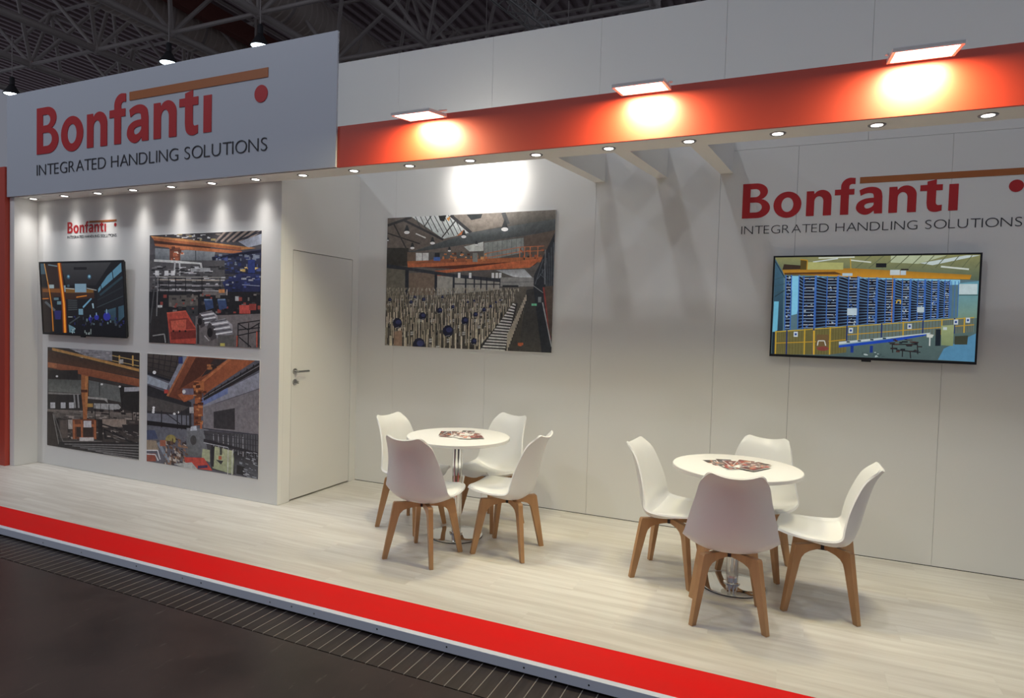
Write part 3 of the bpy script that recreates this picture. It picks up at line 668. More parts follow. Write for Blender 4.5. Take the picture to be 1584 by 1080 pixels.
# --- lower photo with the yellow crane mast
def art_low_a():
    p = Print([(60, 42), (887, 97), (867, 1058), (42, 925)], G)
    p.rect((66, 60, 56), 0, 0, 934, 1080)
    p.poly((150, 148, 152), (240, 50), (640, 80), (640, 170), (440, 140)); p.clutter([(120, 118, 122), (190, 190, 192)], 300, 60, 620, 140, 24, (20, 60), (3, 8), 21, .1)
    p.rect((54, 46, 42), 640, 80, 890, 260)
    for y in (120, 165): p.line((206, 170, 80), 7, (640, y), (880, y+50))
    for x in (705, 825): p.line((214, 164, 60), 14, (x, 120), (x, 215))
    p.rect((190, 184, 176), 700, 155, 740, 192)
    p.poly((196, 136, 50), (100, 48), (440, 130), (880, 240), (880, 265), (430, 152), (100, 72), c2=(204, 150, 56))
    p.poly((78, 56, 42), (60, 70), (430, 155), (880, 268), (880, 320), (430, 240), (60, 170), c2=(96, 62, 40))
    p.poly((164, 92, 46), (60, 175), (440, 240), (880, 330), (880, 400), (430, 305), (60, 225), c2=(150, 78, 38)); p.poly((186, 110, 56), (60, 180), (140, 190), (140, 230), (60, 222))
    p.rect((48, 44, 42), 60, 250, 330, 330); p.poly((92, 96, 90), (60, 330), (360, 340), (360, 460), (60, 440), c2=(120, 124, 116)); p.poly((110, 114, 110), (425, 340), (720, 400), (715, 540), (425, 480))
    p.line((60, 62, 60), 8, (522, 360), (522, 480)); p.poly((44, 42, 40), (700, 390), (880, 400), (880, 640), (720, 600)); p.poly((176, 178, 184), (745, 405), (880, 402), (880, 440), (745, 445))
    for x, y in ((140, 305), (543, 378), (705, 398)): p.ell((230, 230, 226), x, y, 11, 9)
    p.line((140, 138, 132), 16, (60, 455), (350, 470)); p.rect((52, 50, 48), 50, 470, 360, 600)
    for x in (292, 325): p.line((150, 150, 148), 15, (x, 470), (x+8, 590))
    p.poly((168, 166, 160), (410, 485), (590, 505), (595, 545), (565, 520), (410, 505)); p.poly((170, 172, 170), (470, 548), (690, 555), (712, 585), (690, 612), (470, 595)); p.line((90, 90, 90), 6, (530, 550), (530, 600)); p.rect((196, 150, 50), 410, 550, 460, 582)
    for x in (76, 170, 245): p.rect((196, 198, 200), x, 540, x+44, 592)
    p.poly((128, 118, 108), (50, 600), (870, 640), (870, 700), (50, 680), c2=(96, 90, 84))
    p.clutter([(160, 148, 138), (54, 48, 46), (96, 88, 82), (40, 36, 36)], 50, 600, 860, 860, 130, (14, 70), (5, 22), 22, .08)
    for x in (480, 607, 815, 850): p.line((38, 36, 36), 6, (x, 560), (x, 700))
    p.poly((178, 104, 40), (360, 290), (425, 300), (420, 450), (412, 580), (405, 700), (372, 700), (370, 580), (358, 450)); p.poly((206, 130, 48), (395, 305), (422, 305), (412, 580), (390, 580)); p.rect((92, 50, 30), 355, 425, 415, 450)
    p.poly((120, 66, 38), (270, 690), (480, 690), (490, 870), (275, 870)); p.rect((58, 44, 38), 310, 760, 460, 850)
    for x in (278, 350, 470): p.rect((176, 96, 40), x, 700, x+18, 870)
    p.rect((176, 100, 46), 280, 735, 480, 760); p.rect((200, 198, 202), 375, 705, 445, 765); p.rect((176, 168, 160), 235, 695, 275, 780); p.rect((200, 194, 190), 335, 855, 465, 890)
    p.rect((96, 84, 76), 160, 700, 230, 860); p.rect((40, 36, 34), 505, 700, 545, 880); p.rect((150, 132, 118), 545, 690, 760, 760)
    for a, b in (((540, 735), (720, 790)), ((560, 780), (800, 900)), ((630, 800), (870, 930)), ((570, 860), (700, 870)), ((560, 780), (570, 870))): p.line((34, 34, 36), 12, a, b)
    p.poly((44, 42, 42), (720, 740), (870, 740), (870, 870), (740, 800)); p.clutter([(70, 66, 64), (130, 124, 120)], 640, 790, 860, 900, 26, (14, 60), (4, 10), 23, .3)
    p.poly((60, 52, 48), (45, 620), (100, 625), (140, 935), (42, 920)); p.line((130, 126, 120), 9, (100, 640), (150, 930)); p.line((120, 116, 112), 7, (110, 650), (185, 890), (540, 890))
    p.poly((40, 38, 38), (150, 895), (870, 900), (870, 1060), (140, 940), c2=(50, 48, 48))
    for k in range(6): p.line((126, 124, 124), 7, (200+k*70, 915+k*16), (870, 925+k*26))
    return p
# --- lower photo looking up at a big orange crane
def art_low_b():
    p = Print([(48, 38), (958, 95), (942, 1060), (27, 915)], G)
    p.rect((96, 96, 108), 0, 0, 1001, 1080)
    p.poly((84, 74, 68), (45, 38), (330, 55), (230, 260), (45, 190), c2=(60, 54, 52))
    for k in range(6): p.line((40, 36, 38), 6, (48+k*50, 40), (40+k*46, 190)); 
    for k in range(4): p.line((44, 40, 42), 6, (45, 70+k*36), (300-k*18, 110+k*42))
    p.poly((38, 40, 48), (45, 185), (240, 250), (225, 265), (45, 205)); p.ell((236, 238, 240), 102, 190, 14, 14); p.poly((160, 172, 186), (42, 210), (220, 280), (200, 330), (42, 280))
    p.poly((44, 44, 48), (40, 290), (400, 430), (400, 660), (34, 600), c2=(56, 54, 58)); p.poly((84, 80, 78), (40, 380), (380, 470), (300, 520), (40, 500))
    for x, y in ((92, 475), (90, 495), (88, 512), (290, 513), (260, 526)): p.ell((240, 242, 244), x, y, 11, 10)
    p.poly((112, 116, 128), (36, 520), (380, 540), (380, 620), (36, 590)); 
    for x in (155, 285, 320, 360): p.line((40, 40, 46), 9, (x, 500), (x, 740))
    p.line((46, 46, 52), 8, (190, 520), (310, 610)); p.poly((22, 22, 26), (36, 580), (400, 625), (400, 655), (36, 618)); p.poly((100, 104, 116), (34, 625), (380, 660), (380, 740), (34, 740))
    # right wall
    p.poly((150, 154, 172), (490, 420), (955, 190), (950, 700), (500, 640), c2=(122, 120, 130)); p.poly((110, 128, 180), (485, 400), (700, 290), (700, 360), (490, 460))
    p.poly((128, 124, 130), (500, 470), (955, 320), (950, 690), (500, 640)); p.line((110, 106, 112), 5, (905, 340), (905, 460)); p.line((96, 94, 104), 7, (600, 440), (955, 320))
    p.poly((60, 58, 62), (582, 508), (755, 478), (755, 655), (582, 642)); 
    p.poly((44, 40, 42), (500, 380), (955, 110), (955, 170), (500, 420)); p.line((130, 130, 136), 6, (500, 395), (955, 135))
    for k in range(8): p.line((20, 20, 24), 7, (540+k*52, 375-k*32), (545+k*52, 350-k*32))
    # crane girders
    p.poly((150, 78, 40), (380, 55), (690, 75), (560, 240), (360, 430), (200, 380), c2=(120, 60, 34)); p.poly((186, 108, 56), (370, 60), (385, 60), (215, 385), (198, 378)); p.poly((140, 146, 164), (335, 60), (370, 62), (230, 320), (220, 280)); p.rect((50, 66, 130), 300, 65, 335, 120)
    p.poly((92, 48, 30), (440, 70), (600, 75), (480, 220), (300, 330)); p.poly((176, 92, 40), (700, 82), (920, 95), (560, 330), (500, 380), (490, 270), c2=(150, 74, 36)); p.poly((200, 112, 50), (700, 82), (730, 84), (500, 270), (480, 260))
    p.poly((60, 48, 46), (590, 80), (690, 85), (540, 200), (480, 230)); p.clutter([(176, 104, 44), (60, 44, 40)], 530, 120, 600, 160, 10, (16, 46), (10, 22), 31)
    p.poly((178, 92, 38), (290, 370), (420, 330), (420, 400), (340, 430)); p.rect((120, 110, 130), 330, 320, 420, 370); p.ell((226, 226, 230), 342, 345, 14, 16); p.rect((200, 60, 44), 180, 330, 215, 360)
    # mast
    p.rect((186, 104, 40), 425, 260, 505, 340); p.rect((120, 64, 30), 430, 335, 490, 400); p.rect((180, 96, 38), 430, 395, 480, 470); p.rect((160, 84, 36), 420, 455, 495, 545); p.rect((130, 66, 30), 420, 540, 480, 620)
    p.clutter([(206, 128, 56), (90, 46, 26), (150, 78, 34)], 415, 270, 490, 600, 34, (12, 44), (8, 24), 32); p.rect((180, 176, 178), 385, 470, 420, 520); p.rect((196, 104, 40), 470, 600, 486, 680); p.ell((28, 26, 30), 471, 690, 20, 18)
    # lower machinery
    p.poly((120, 124, 132), (360, 640), (540, 650), (560, 780), (480, 880), (360, 860), c2=(96, 100, 100)); p.poly((188, 196, 210), (395, 630), (440, 622), (445, 660), (390, 665)); p.ell((70, 70, 72), 415, 740, 26, 40)
    p.poly((66, 78, 112), (33, 660), (100, 660), (125, 730), (33, 735)); p.poly((150, 132, 110), (30, 740), (110, 745), (130, 820), (30, 820)); p.rect((150, 66, 44), 30, 850, 105, 915)
    p.line((206, 206, 210), 9, (30, 825), (120, 825), (140, 900)); p.line((206, 206, 210), 9, (30, 855), (100, 860), (125, 910)); p.line((130, 140, 156), 26, (125, 760), (225, 935)); p.rect((160, 88, 60), 140, 740, 190, 790); p.ell((150, 136, 60), 230, 735, 44, 40)
    p.clutter([(112, 80, 60), (80, 56, 46), (150, 110, 80), (60, 50, 50), (180, 170, 160)], 170, 720, 350, 930, 90, (6, 30), (6, 30), 33, .4)
    p.poly((72, 72, 78), (500, 660), (945, 700), (942, 1060), (560, 980), c2=(62, 62, 68)); p.poly((166, 172, 132), (490, 810), (550, 820), (550, 920), (480, 900)); p.poly((176, 182, 140), (590, 790), (750, 830), (740, 1020), (570, 970), c2=(150, 160, 120)); p.rect((70, 72, 64), 630, 800, 650, 860); p.rect((190, 90, 50), 620, 870, 645, 900)
    p.poly((50, 50, 54), (600, 900), (660, 910), (640, 940)); p.poly((40, 40, 46), (560, 780), (590, 785), (580, 960), (560, 950)); p.poly((40, 40, 44), (740, 830), (945, 860), (942, 1060), (760, 1020), c2=(90, 92, 100)); p.poly((34, 34, 38), (770, 940), (835, 960), (830, 1030), (765, 1015))
    for k in range(7): p.line((170, 174, 182), 5, (580+k*40, 690+k*4), (582+k*40, 790+k*14))
    for k in range(9): p.line((110, 114, 122), 4, (760+k*22, 690), (760+k*22, 830+k*8))
    for y in (655, 700, 745): p.line((60, 62, 70), 6, (500, y-10), (945, y+40))
    p.line((44, 44, 50), 24, (500, 740), (945, 850)); p.line((180, 184, 190), 6, (500, 760), (700, 800)); p.clutter([(130, 136, 146), (60, 62, 72), (160, 164, 172)], 780, 830, 930, 1040, 40, (8, 40), (4, 12), 34, .3)
    p.poly((196, 54, 34), (340, 880), (500, 885), (570, 990), (450, 975), (345, 920)); p.poly((170, 172, 170), (255, 935), (400, 922), (450, 980), (330, 965)); p.poly((60, 44, 90), (450, 950), (530, 945), (530, 965), (450, 975))
    for x in (700, 735): p.line((200, 204, 196), 6, (x, 820), (x-5, 1025))
    return p
def photo_panel(x0, x1, z0, z1, y, thick, art, label):
    t = empty('photo_panel', (x0, y, z0), label, 'photo', 'photo panels on the walls')
    box('board', 0, x1-x0, -thick, 0, 0, z1-z0, WHITE, t)
    art().build('print', x1-x0, z1-z0, PM, t, (0, -thick-.0003, 0))
photo_panel(-.080, 1.651, 1.374, 2.610, -.0004, .022, art_main, 'large photo of an orange crane over rows of coil stands')
photo_panel(-2.036, -.640, 1.342, 2.355, YB-.0004, .004, art_top, 'photo of a machine hall with red bin and steel coils')
photo_panel(-3.580, -2.163, .202, 1.238, YB-.0004, .004, art_low_a, 'photo of a yellow crane mast below the storage wall screen')
photo_panel(-2.054, -.641, .202, 1.236, YB-.0004, .004, art_low_b, 'photo looking up at a big orange crane beside a pale wall')

def art_screen_b():
    p = Print([(66, 62), (1537, 44), (1522, 815), (55, 760)], .9); p.sat = 1.0
    p.rect((96, 128, 140), 0, 0, 1600, 900)
    p.poly((150, 150, 100), (60, 60), (1537, 44), (1537, 230), (60, 190), c2=(96, 112, 92)); p.poly((196, 206, 170), (900, 50), (1300, 50), (1100, 110), (900, 100)); p.poly((214, 228, 226), (1110, 105), (1440, 50), (1537, 50), (1200, 120))
    for k in range(10): p.line((110, 116, 84), 6, (650+k*95, 140), (760+k*90, 50))
    p.line((230, 236, 220), 9, (380, 66), (640, 60)); p.line((224, 230, 214), 9, (610, 82), (760, 98)); p.line((224, 232, 220), 12, (1260, 130), (1460, 150)); p.line((220, 230, 226), 8, (340, 95), (520, 70))
    p.poly((60, 44, 30), (130, 110), (330, 125), (330, 150), (120, 150)); p.poly((70, 108, 130), (66, 70), (130, 180), (135, 590), (60, 620), c2=(40, 66, 80)); p.poly((120, 200, 230), (66, 380), (100, 380), (95, 590), (60, 610)); p.line((30, 50, 66), 6, (66, 90), (140, 210)); p.line((40, 56, 60), 5, (70, 345), (140, 300))
    for y in (200, 250, 300): p.line((60, 90, 100), 5, (66, y+20), (140, y))
    p.poly((150, 216, 248), (180, 195), (1400, 225), (1400, 260), (180, 300)); p.poly((140, 216, 250), (195, 200), (270, 205), (235, 470), (195, 480)); p.poly((110, 170, 190), (1390, 250), (1535, 235), (1530, 500), (1390, 500), c2=(130, 160, 140)); p.rect((206, 226, 230), 1395, 255, 1525, 330); p.line((60, 90, 90), 6, (1390, 335), (1530, 335))
    # crane
    p.poly((176, 128, 40), (120, 150), (620, 140), (1480, 190), (1470, 222), (640, 205), (130, 182), c2=(214, 150, 40)); p.poly((100, 66, 24), (130, 172), (500, 165), (560, 185), (140, 186)); p.poly((190, 190, 120), (300, 95), (560, 100), (560, 150), (300, 150)); p.rect((92, 76, 30), 250, 80, 296, 150); p.line((200, 150, 40), 7, (248, 76), (300, 82), (298, 150)); p.line((210, 170, 60), 6, (610, 70), (615, 145)); p.rect((24, 24, 28), 795, 105, 870, 135)
    p.rect((190, 214, 226), 555, 176, 628, 196); p.rect((210, 222, 224), 898, 153, 968, 190); p.rect((196, 214, 226), 972, 158, 1012, 190); p.rect((50, 44, 40), 975, 145, 1030, 156)
    # racks
    racks = [(145, 190, 195, 585, 0), (240, 362, 200, 580, 35), (365, 522, 205, 570, 80), (525, 670, 205, 560, 75), (675, 805, 215, 548, 68), (808, 930, 222, 540, 60), (932, 1045, 228, 530, 55), (1048, 1150, 230, 520, 50), (1152, 1245, 232, 510, 45), (1248, 1330, 235, 500, 42)]
    for x0, x1, y0, y1, s in racks:
        p.rect((18, 26, 46), x0, y0, x1, y1); n = 17
        for k in range(n):
            y = y0+(k+.5)*(y1-y0)/n; yl = y+ (k-n*.35)*2.2*(1 if s else 0)
            if s: p.poly((110, 150, 190), (x0, yl-14+(4 if k > 8 else 0)), (x0+s, y), (x0+s, y+5), (x0, yl-8))
            p.rect((150, 176, 204) if k % 3 else (206, 214, 222), x0+s, y, x1, y+5)
        p.clutter([(70, 110, 180), (180, 200, 216), (8, 10, 18), (96, 130, 190)], x0+s, y0, x1-14, y1-12, 26, (6, 16), (4, 12), int(x0))
        for x in (x0, x0+s, x1-5): p.line((60, 110, 196), 7, (x+3, y0-8), (x+3, y1))
    for x in (1340, 1365, 1390): p.line((70, 120, 190), 5, (x, 235), (x, 490))
    p.rect((204, 222, 232), 598, 430, 668, 480); p.rect((206, 222, 228), 1100, 420, 1150, 458); p.line((180, 120, 50), 6, (918, 195), (920, 540)); p.line((214, 176, 70), 9, (950, 395), (955, 372), (980, 372), (978, 398))
    # floor and fence
    p.poly((96, 120, 116), (60, 620), (1535, 500), (1525, 820), (55, 765), c2=(84, 104, 104)); p.poly((92, 150, 186), (1300, 720), (1525, 610), (1525, 815), (1260, 800)); p.rect((30, 46, 58), 60, 600, 90, 760)
    fx = [85, 165, 295, 360, 480, 600, 680, 850, 1005, 1145, 1280, 1370, 1440, 1510]
    for i, (a, b) in enumerate(zip(fx, fx[1:])):
        ya, yb = 600-(a-85)*.073, 600-(b-85)*.073; ba, bb = 765-max(0, a-500)*.16, 765-max(0, b-500)*.16
        if a > 500: ba, bb = 690-(a-500)*.09, 690-(b-500)*.09
        p.poly((120, 112, 64) if a < 500 else (110, 126, 120), (a, ya), (b, yb), (b, bb), (a, ba))
        n = 6
        for k in range(1, n): x = a+(b-a)*k/n; p.line((96, 88, 46), 3, (x, ya+(yb-ya)*k/n), (x, ba+(bb-ba)*k/n))
        p.line((216, 180, 60), 6, (a, ya), (b, yb)); p.line((206, 160, 50), 6, (a, (ya+ba)/2), (b, (yb+bb)/2)); p.line((36, 52, 110) if i % 2 else (206, 168, 54), 10, (a, ya-6), (a, ba))
    p.line((226, 180, 60), 13, (362, 590), (365, 765)); p.rect((120, 96, 60), 380, 620, 470, 720); p.ell((140, 70, 60), 430, 722, 44, 16); p.line((226, 226, 214), 7, (390, 700), (395, 665), (440, 665), (450, 700))
    p.poly((130, 160, 180), (545, 680), (900, 635), (920, 650), (545, 700)); p.poly((30, 76, 190), (545, 698), (920, 650), (1170, 612), (1170, 625), (920, 672), (545, 714)); p.poly((214, 226, 226), (545, 672), (880, 640), (1200, 605), (1200, 612), (900, 648), (545, 690))
    for x in (630, 770): p.rect((30, 60, 140), x, 700, x+22, 750)
    for x in (600, 680, 770, 860): p.rect((40, 60, 70), x, 668-(x-600)*.1, x+24, 678-(x-600)*.1)
    for x, y in ((230, 618), (628, 590), (1050, 560), (1380, 528), (1465, 515)): p.rect((220, 230, 236), x-15, y-18, x+15, y+18); p.rect((50, 80, 150), x-8, y-8, x+8, y+8)
    p.poly((168, 180, 130), (1275, 555), (1368, 548), (1365, 700), (1280, 695), c2=(140, 156, 112)); p.rect((206, 220, 220), 1290, 565, 1318, 585); p.rect((26, 36, 44), 1238, 580, 1275, 700); p.poly((66, 70, 54), (1375, 630), (1470, 625), (1465, 690), (1375, 690)); p.poly((220, 224, 214), (1175, 612), (1225, 620), (1215, 642), (1175, 638)); p.line((226, 230, 224), 9, (1198, 640), (1198, 700))
    for a, b in (((930, 690), (1110, 690)), ((960, 730), (1110, 745)), ((930, 690), (935, 750)), ((1110, 690), (1115, 760)), ((1005, 720), (1005, 780)), ((1060, 740), (1065, 790))): p.line((36, 36, 38), 8, a, b)
    p.clutter([(50, 40, 40), (80, 50, 44), (30, 34, 40)], 900, 650, 1110, 745, 26, (16, 50), (5, 12), 41); p.clutter([(190, 206, 206), (70, 90, 90)], 700, 745, 860, 780, 22, (8, 24), (4, 10), 42)
    return p
def art_screen_a():
    p = Print([(75, 103), (1085, 95), (1112, 1000), (98, 965)], 1.0); p.sat = 1.0
    p.rect((20, 20, 22), 0, 0, 1200, 1080); p.poly((62, 62, 64), (330, 110), (950, 105), (760, 380), (400, 380), c2=(34, 32, 34)); p.poly((48, 34, 28), (150, 110), (320, 110), (340, 420), (180, 420)); p.rect((22, 20, 22), 495, 158, 655, 190)
    p.poly((60, 86, 100), (80, 110), (140, 110), (160, 240), (85, 240)); p.line((110, 130, 140), 14, (180, 125), (300, 145))
    p.poly((70, 44, 26), (85, 400), (740, 420), (740, 540), (90, 560), c2=(54, 32, 20)); p.poly((120, 84, 34), (390, 425), (730, 430), (730, 470), (390, 470)); p.poly((126, 76, 30), (100, 420), (330, 420), (330, 470), (100, 460)); p.rect((128, 158, 178), 505, 360, 645, 465); p.rect((160, 176, 180), 180, 370, 245, 415); p.line((190, 196, 190), 9, (390, 415), (500, 425)); p.line((170, 176, 176), 8, (650, 415), (770, 440)); p.rect((130, 150, 160), 365, 380, 390, 460)
    p.ell((60, 90, 110), 428, 275, 22, 28); p.ell((120, 170, 196), 428, 270, 12, 14); p.ell((60, 90, 110), 685, 277, 24, 30); p.ell((130, 180, 204), 685, 272, 14, 16); p.ell((60, 84, 100), 425, 385, 16, 18)
    p.line((200, 120, 40), 14, (520, 525), (650, 505)); p.line((190, 110, 40), 12, (95, 545), (175, 540))
    p.poly((24, 26, 30), (780, 440), (1085, 110), (1105, 700), (780, 640)); p.poly((92, 140, 166), (1070, 110), (1075, 215), (830, 425), (790, 470), (790, 425), (900, 270)); p.line((20, 26, 32), 10, (960, 190), (975, 310)); p.line((20, 26, 32), 9, (820, 360), (830, 440)); p.line((40, 60, 70), 26, (810, 500), (1085, 280)); p.line((50, 60, 64), 10, (770, 650), (1090, 510)); p.line((34, 40, 44), 16, (780, 560), (1090, 400))
    p.poly((110, 160, 190), (595, 640), (700, 535), (712, 545), (605, 660)); p.rect((110, 146, 166), 545, 668, 600, 740); p.poly((150, 176, 190), (710, 600), (730, 600), (735, 660), (720, 660))
    p.poly((34, 24, 20), (90, 560), (400, 560), (400, 960), (95, 960)); p.rect((16, 18, 22), 235, 520, 330, 960); p.rect((90, 116, 126), 240, 530, 300, 560); p.rect((100, 130, 140), 280, 575, 330, 615); p.poly((40, 40, 100), (240, 690), (330, 690), (320, 800), (250, 800)); p.line((86, 90, 94), 30, (130, 580), (250, 690))
    for k in range(6): p.line((90, 96, 98), 6, (415, 560+k*24), (530, 565+k*22))
    p.poly((14, 14, 18), (420, 780), (1112, 740), (1112, 1000), (420, 990)); p.poly((56, 84, 100), (860, 690), (1095, 620), (1100, 760), (1000, 860), (900, 760), c2=(40, 60, 76)); p.rect((22, 26, 32), 1000, 600, 1030, 860)
    for x, y, r in ((765, 770, 28), (890, 760, 44), (690, 790, 24)): p.ell((46, 50, 150), x, y, r, r*1.2); p.poly((130, 160, 190), (x-8, y-r*2), (x+2, y-r*2.1), (x+6, y-r*.8), (x-6, y-r*.8))
    p.clutter([(60, 66, 76), (26, 28, 34), (100, 120, 130), (36, 38, 90)], 480, 740, 1090, 860, 40, (6, 24), (10, 40), 51); p.poly((96, 128, 140), (418, 860), (495, 900), (495, 965), (425, 960)); p.clutter([(20, 26, 30), (170, 190, 196)], 440, 905, 490, 960, 10, (6, 16), (6, 18), 52); p.line((170, 180, 180), 8, (415, 768), (470, 768)); p.clutter([(130, 140, 140)], 600, 910, 690, 970, 6, (8, 14), (30, 50), 53); p.line((60, 66, 70), 16, (430, 850), (560, 760))
    p.line((120, 60, 22), 52, (318, 105), (345, 400), (365, 600), (372, 965)); p.line((226, 120, 20), 28, (315, 105), (345, 400), (366, 600), (372, 965)); p.line((255, 176, 60), 9, (316, 105), (347, 400), (368, 600), (373, 965)); p.line((150, 96, 40), 14, (135, 110), (185, 420), (215, 650), (225, 950)); p.line((220, 170, 100), 6, (133, 110), (170, 330)); p.line((226, 136, 30), 7, (172, 340), (190, 450), (215, 640), (222, 940))
    return p
SCR_B = print_mat('lit_screen_bright', .72, .25, .10); SCR_A = print_mat('lit_screen_dim', .65, .25, .10)
def tv(x0, x1, z0, z1, y, thick, gap, art, m, label, lean=0):
    t = empty('wall_tv', (x0, y, z0), label, 'television', 'wall screens'); W_, H_ = x1-x0, z1-z0; t.rotation_euler = (lean, 0, 0)
    bz = .012
    box('case', .01, W_-.01, -gap-thick+.012, -gap, .01, H_-.01, BLACK, t, .004)
    bm = bmesh.new()
    for b in ((0, W_, 0, bz*1.5), (0, W_, H_-bz, H_), (0, bz, bz*1.5, H_-bz), (W_-bz, W_, bz*1.5, H_-bz)): bm_box(bm, b[0], b[1], -gap-thick-.004, -gap-thick+.012, b[2], b[3])
    bzl = from_bm('bezel', bm, BLACK, t)
    art().build('screen', W_-2*bz, H_-2.5*bz, m, t, (bz, -gap-thick-.0005, bz*1.5))
    box('mount', W_*.3, W_*.7, -gap+.0005, -.0006, H_*.3, H_*.7, BLACK, t)
    box('logo_plate', W_/2-.035, W_/2+.025, -gap-thick-.004, -gap-thick+.012, -.012, -.0005, BLACK, bzl)
tv(3.408, 4.700, 1.427, 2.178, -.0005, .035, .02, art_screen_b, SCR_B, 'lit wall screen showing blue storage racks under a yellow crane', 0)
tv(-3.592, -2.297, 1.375, 2.122, YB-.0005, .03, .012, art_screen_a, SCR_A, 'dark wall screen with glowing orange streak on the storage wall', R(3))

# ================================================================== FURNITURE
def catmull(tab, v):
    """tab: list of tuples, v in 0..1"""
    n = len(tab)-1; f = min(v*n, n-1e-6); i = int(f); u = f-i
    g = lambda k: np.array(tab[max(0, min(n, k))], float)
    p0, p1, p2, p3 = g(i-1), g(i), g(i+1), g(i+2)
    return .5*((2*p1)+(-p0+p2)*u+(2*p0-5*p1+4*p2-p3)*u*u+(-p0+3*p1-3*p2+p3)*u**3)
#          y (forward)  z   half width  edge rise  edge forward
SHELL_T = [(.266, .420, .145, .036, -.020), (.245, .446, .184, .024, -.012), (.165, .438, .218, .024, 0), (.050, .408, .241, .050, 0), (-.060, .394, .249, .070, .012),
           (-.134, .420, .246, .062, .045), (-.172, .500, .234, .022, .074), (-.196, .600, .213, .010, .080), (-.220, .700, .189, .006, .071), (-.250, .790, .170, .010, .056), (-.288, .846, .148, .014, .038)]
def shell_pt(u, v, lift=0):
    y, z, hw, rise, fw = catmull(SHELL_T, v)
    a = abs(u)
    x = hw*u
    z2 = z+rise*a**2.6; y2 = y+fw*a**2.2
    if v > .86:                         # top edge: gentle saddle, rounded corners
        k = (v-.86)/.14; z2 += k*(.020*a**2-.030*max(0, a-.72)/.28*max(0, a-.72)/.28)
    if v < .1:
        k = 1-v/.1; y2 -= k*.030*max(0, a-.6)**2/.16
    return np.array((x, y2, z2))
def shell_mesh():
    NU, NV, T = 24, 40, .011
    P = np.array([[shell_pt(-1+2*i/NU, j/NV) for i in range(NU+1)] for j in range(NV+1)])
    du = np.gradient(P, axis=1); dv = np.gradient(P, axis=0); N = np.cross(du, dv); N /= np.linalg.norm(N, axis=2, keepdims=True)
    if N[NV//4, NU//2, 2] < 0: N = -N          # N points to the sitter
    Q = P-N*T
    bm = bmesh.new(); A = [[bm.verts.new(p) for p in r] for r in P]; B = [[bm.verts.new(p) for p in r] for r in Q]
    for j in range(NV):
        for i in range(NU):
            bm.faces.new((A[j][i], A[j][i+1], A[j+1][i+1], A[j+1][i])); bm.faces.new((B[j][i], B[j+1][i], B[j+1][i+1], B[j][i+1]))
    for j in range(NV):
        for i in (0, NU): bm.faces.new((A[j][i], A[j+1][i], B[j+1][i], B[j][i]))
    for i in range(NU):
        for j in (0, NV): bm.faces.new((A[j][i], A[j][i+1], B[j][i+1], B[j][i]))
    return bm, P, N
def make_chair(label):
    t = empty('shell_chair', (0, 0, 0), label, 'chair', 'white shell chairs around the two tables')
    bm, P, N = shell_mesh(); sh = from_bm('shell', bm, SHELL, t, smooth=True); auto_smooth(sh, 70)
    # seat pad
    NU, NV = 18, 16
    bm = bmesh.new(); rows = []
    for j in range(NV+1):
        row = []
        for i in range(NU+1):
            u = -.90+1.80*i/NU; v = .045+.42*j/NV; a = (2*i/NU-1); b = (2*j/NV-1)
            s = max(0, 1-a**8)*max(0, 1-b**8)
            p = shell_pt(u, v); row.append(bm.verts.new((p[0], p[1], p[2]+.001+.021*s**.6)))
        rows.append(row)
    for j in range(NV):
        for i in range(NU): bm.faces.new((rows[j][i], rows[j][i+1], rows[j+1][i+1], rows[j+1][i]))
    from_bm('seat_pad', bm, PAD, t, smooth=True)
    # legs: arm to the hub and a splayed tapering leg in one piece
    prof = [(.277, 0), (.280, .004), (.212, .376), (.205, .386), (.150, .383), (.012, .379), (.012, .346), (.060, .345), (.110, .340), (.145, .328), (.166, .308), (.177, .280), (.247, .003), (.250, 0)]
    for k in range(4):
        a = R(45+90*k); bm = bmesh.new(); c, s = math.cos(a), math.sin(a)
        fr_, bk = [], []
        for r, z in prof:
            th = .0120+.0045*min(1, z/.3)
            fr_.append(bm.verts.new((r*c-th*s, r*s+th*c, z))); bk.append(bm.verts.new((r*c+th*s, r*s-th*c, z)))
        bm.faces.new(fr_); bm.faces.new(bk[::-1]); n = len(prof)
        for i in range(n): bm.faces.new((fr_[i], bk[i], bk[(i+1) % n], fr_[(i+1) % n]))
        bmesh.ops.bevel(bm, geom=[e for e in bm.edges if e.calc_face_angle(0) > .6], offset=.003, segments=2, affect='EDGES')
        from_bm('leg', bm, WOOD, t)
    lathe('hub', [(.030, .343), (.034, .347), (.034, .377), (.060, .380), (.060, .386)], BLACK, t, 20)
    return t
def dup(root, loc, rz, label):
    r = root.copy(); col.objects.link(r); r.location = loc; r.rotation_euler = (0, 0, rz); r['label'] = label
    for ch in list(root.children):
        c = ch.copy(); col.objects.link(c); c.parent = r
    return r
CH = [((1.286, -1.478), -2, 'white shell chair with its back to the aisle at the table nearer the door'),
      ((1.757, -1.103), 91, 'white shell chair in profile, facing the door, at the table nearer the door'),
      ((.856, -.958), -97, 'white shell chair between the door and its table, facing away from the door'),
      ((1.380, -.608), 163, 'white shell chair against the back wall below the large photo panel'),
      ((2.876, -1.020), -97, 'white shell chair at the screen-side table, standing on its door side'),
      ((3.279, -1.480), 8, 'white shell chair with its back to the aisle at the screen-side table'),
      ((3.379, -.632), 170, 'white shell chair against the back wall under the lit rack screen'),
      ((3.770, -1.079), 87, 'white shell chair in profile, farthest of all from the door')]
proto = None
for (x, y), a, lb in CH:
    if proto is None:
        proto = make_chair(lb); proto.location = (x, y, 0); proto.rotation_euler = (0, 0, R(a))
    else: dup(proto, (x, y, 0), R(a), lb)

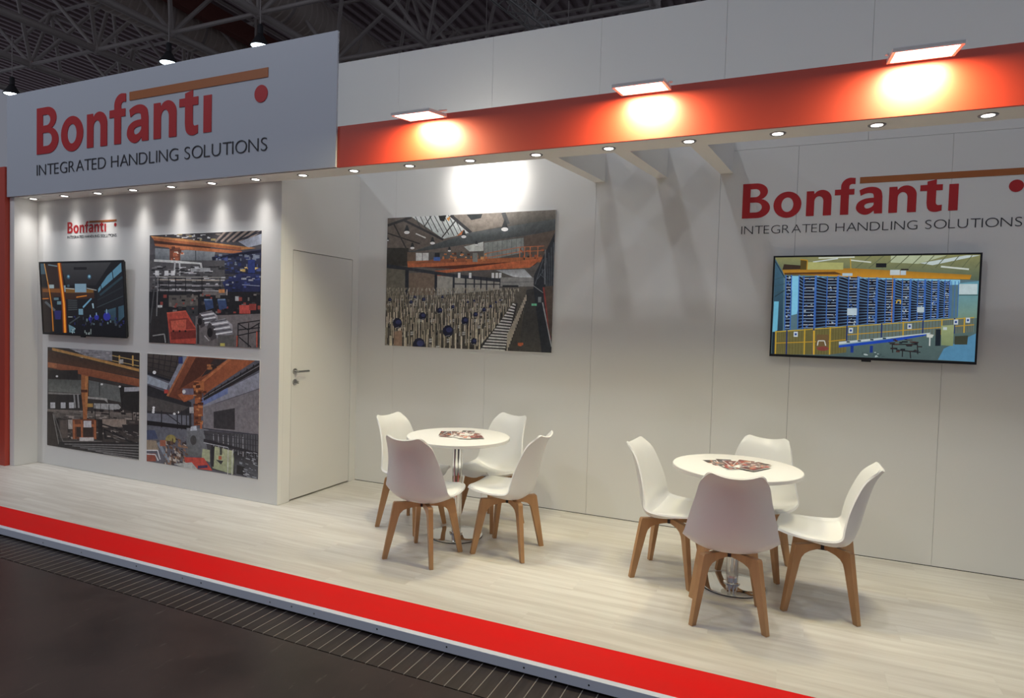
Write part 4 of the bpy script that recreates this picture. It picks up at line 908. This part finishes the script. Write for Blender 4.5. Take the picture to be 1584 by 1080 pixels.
TZ, TR_ = .757, .388
def make_table(x, y, label):
    t = empty('bistro_table', (x, y, 0), label, 'table', 'round white bistro tables')
    lathe('table_top', [(TR_-.05, TZ-.026), (TR_-.006, TZ-.026), (TR_, TZ-.022), (TR_, TZ-.004), (TR_-.004, TZ), (.02, TZ)], WHITE, t, 72)
    cl = lathe('column', [(.0375, .012), (.0375, TZ-.034)], CHROME, t, 36)
    lathe('top_flange', [(.12, TZ-.0265), (.12, TZ-.034), (.038, TZ-.036)], BLACK, t, 32)
    bp_ = lathe('base_plate', [(.199, .004), (.2, .006), (.2, .010), (.194, .013), (.04, .016)], CHROME, t, 64)
    lathe('base_rim', [(.197, 0), (.201, .001), (.201, .0038)], BLACK, bp_, 64)
    lathe('collar', [(.050, .0165), (.050, .022), (.039, .028)], CHROME, cl, 36)
    return t
make_table(1.283, -1.000, 'round white table on chrome column nearer the door')
make_table(3.270, -1.012, 'round white table on chrome column below the lit rack screen')

# leaflets fanned out on the tables
PAPER = print_mat('leaflet_print', 0, .35, .15)
def leaflet(x, y, z, rz, w, d, seed, label, group, white=.2):
    rg = random.Random(seed); t = empty('leaflet', (x, y, z), label, 'leaflet', group, rz=rz)
    box('sheet', -w/2, w/2, -d/2, d/2, 0, .0005, WHITE, t)
    p = Print([(0, 0), (100, 0), (100, 140), (0, 140)], 1.1); p.depth = .0005
    p.rect(rg.choice([(96, 50, 44), (70, 60, 58), (120, 46, 40)]), 4, 4, 96, 136)
    if rg.random() < white: p.rect((232, 228, 222), 4, 60, 96, 136)
    p.clutter([(196, 70, 50), (60, 46, 46), (150, 140, 136), (206, 120, 70), (226, 220, 214), (120, 30, 32), (90, 96, 120)], 4, 4, 72, 110, 26, (8, 30), (6, 26), seed)
    o = p.build('print', w, d, PAPER, t, (-w/2, 0, 0)); o.rotation_euler = (R(-90), 0, 0); o.location = (-w/2, -d/2, .0006)
for tx, ty, lb, gp, spots in (
    (1.283, -1.000, 'printed leaflet on the table nearer the door, %s of eight counted from the door side', 'leaflets on the table nearer the door',
     [(-.13, .02, 24), (-.075, -.03, 12), (-.045, .06, 30), (.005, .0, 4), (.055, .04, -8), (.075, -.03, 16), (.125, .01, 38), (.02, .09, 22)]),
    (3.270, -1.012, 'printed leaflet on the table below the screen, %s of eight counted from the door side', 'leaflets on the table below the screen',
     [(-.125, .0, 30), (-.07, .06, 16), (-.055, -.05, 34), (-.01, .02, 22), (.04, .08, -6), (.065, .0, -20), (.105, .045, -34), (.11, -.04, -28)])):
    for i, (dx, dy, a) in enumerate(spots):
        leaflet(tx+dx, ty+dy+.02, TZ+.0004+i*.0013, R(a), .105, .21, 100+i+int(tx*10), lb % ORD[sorted(q[0] for q in spots).index(dx)], gp, .25)
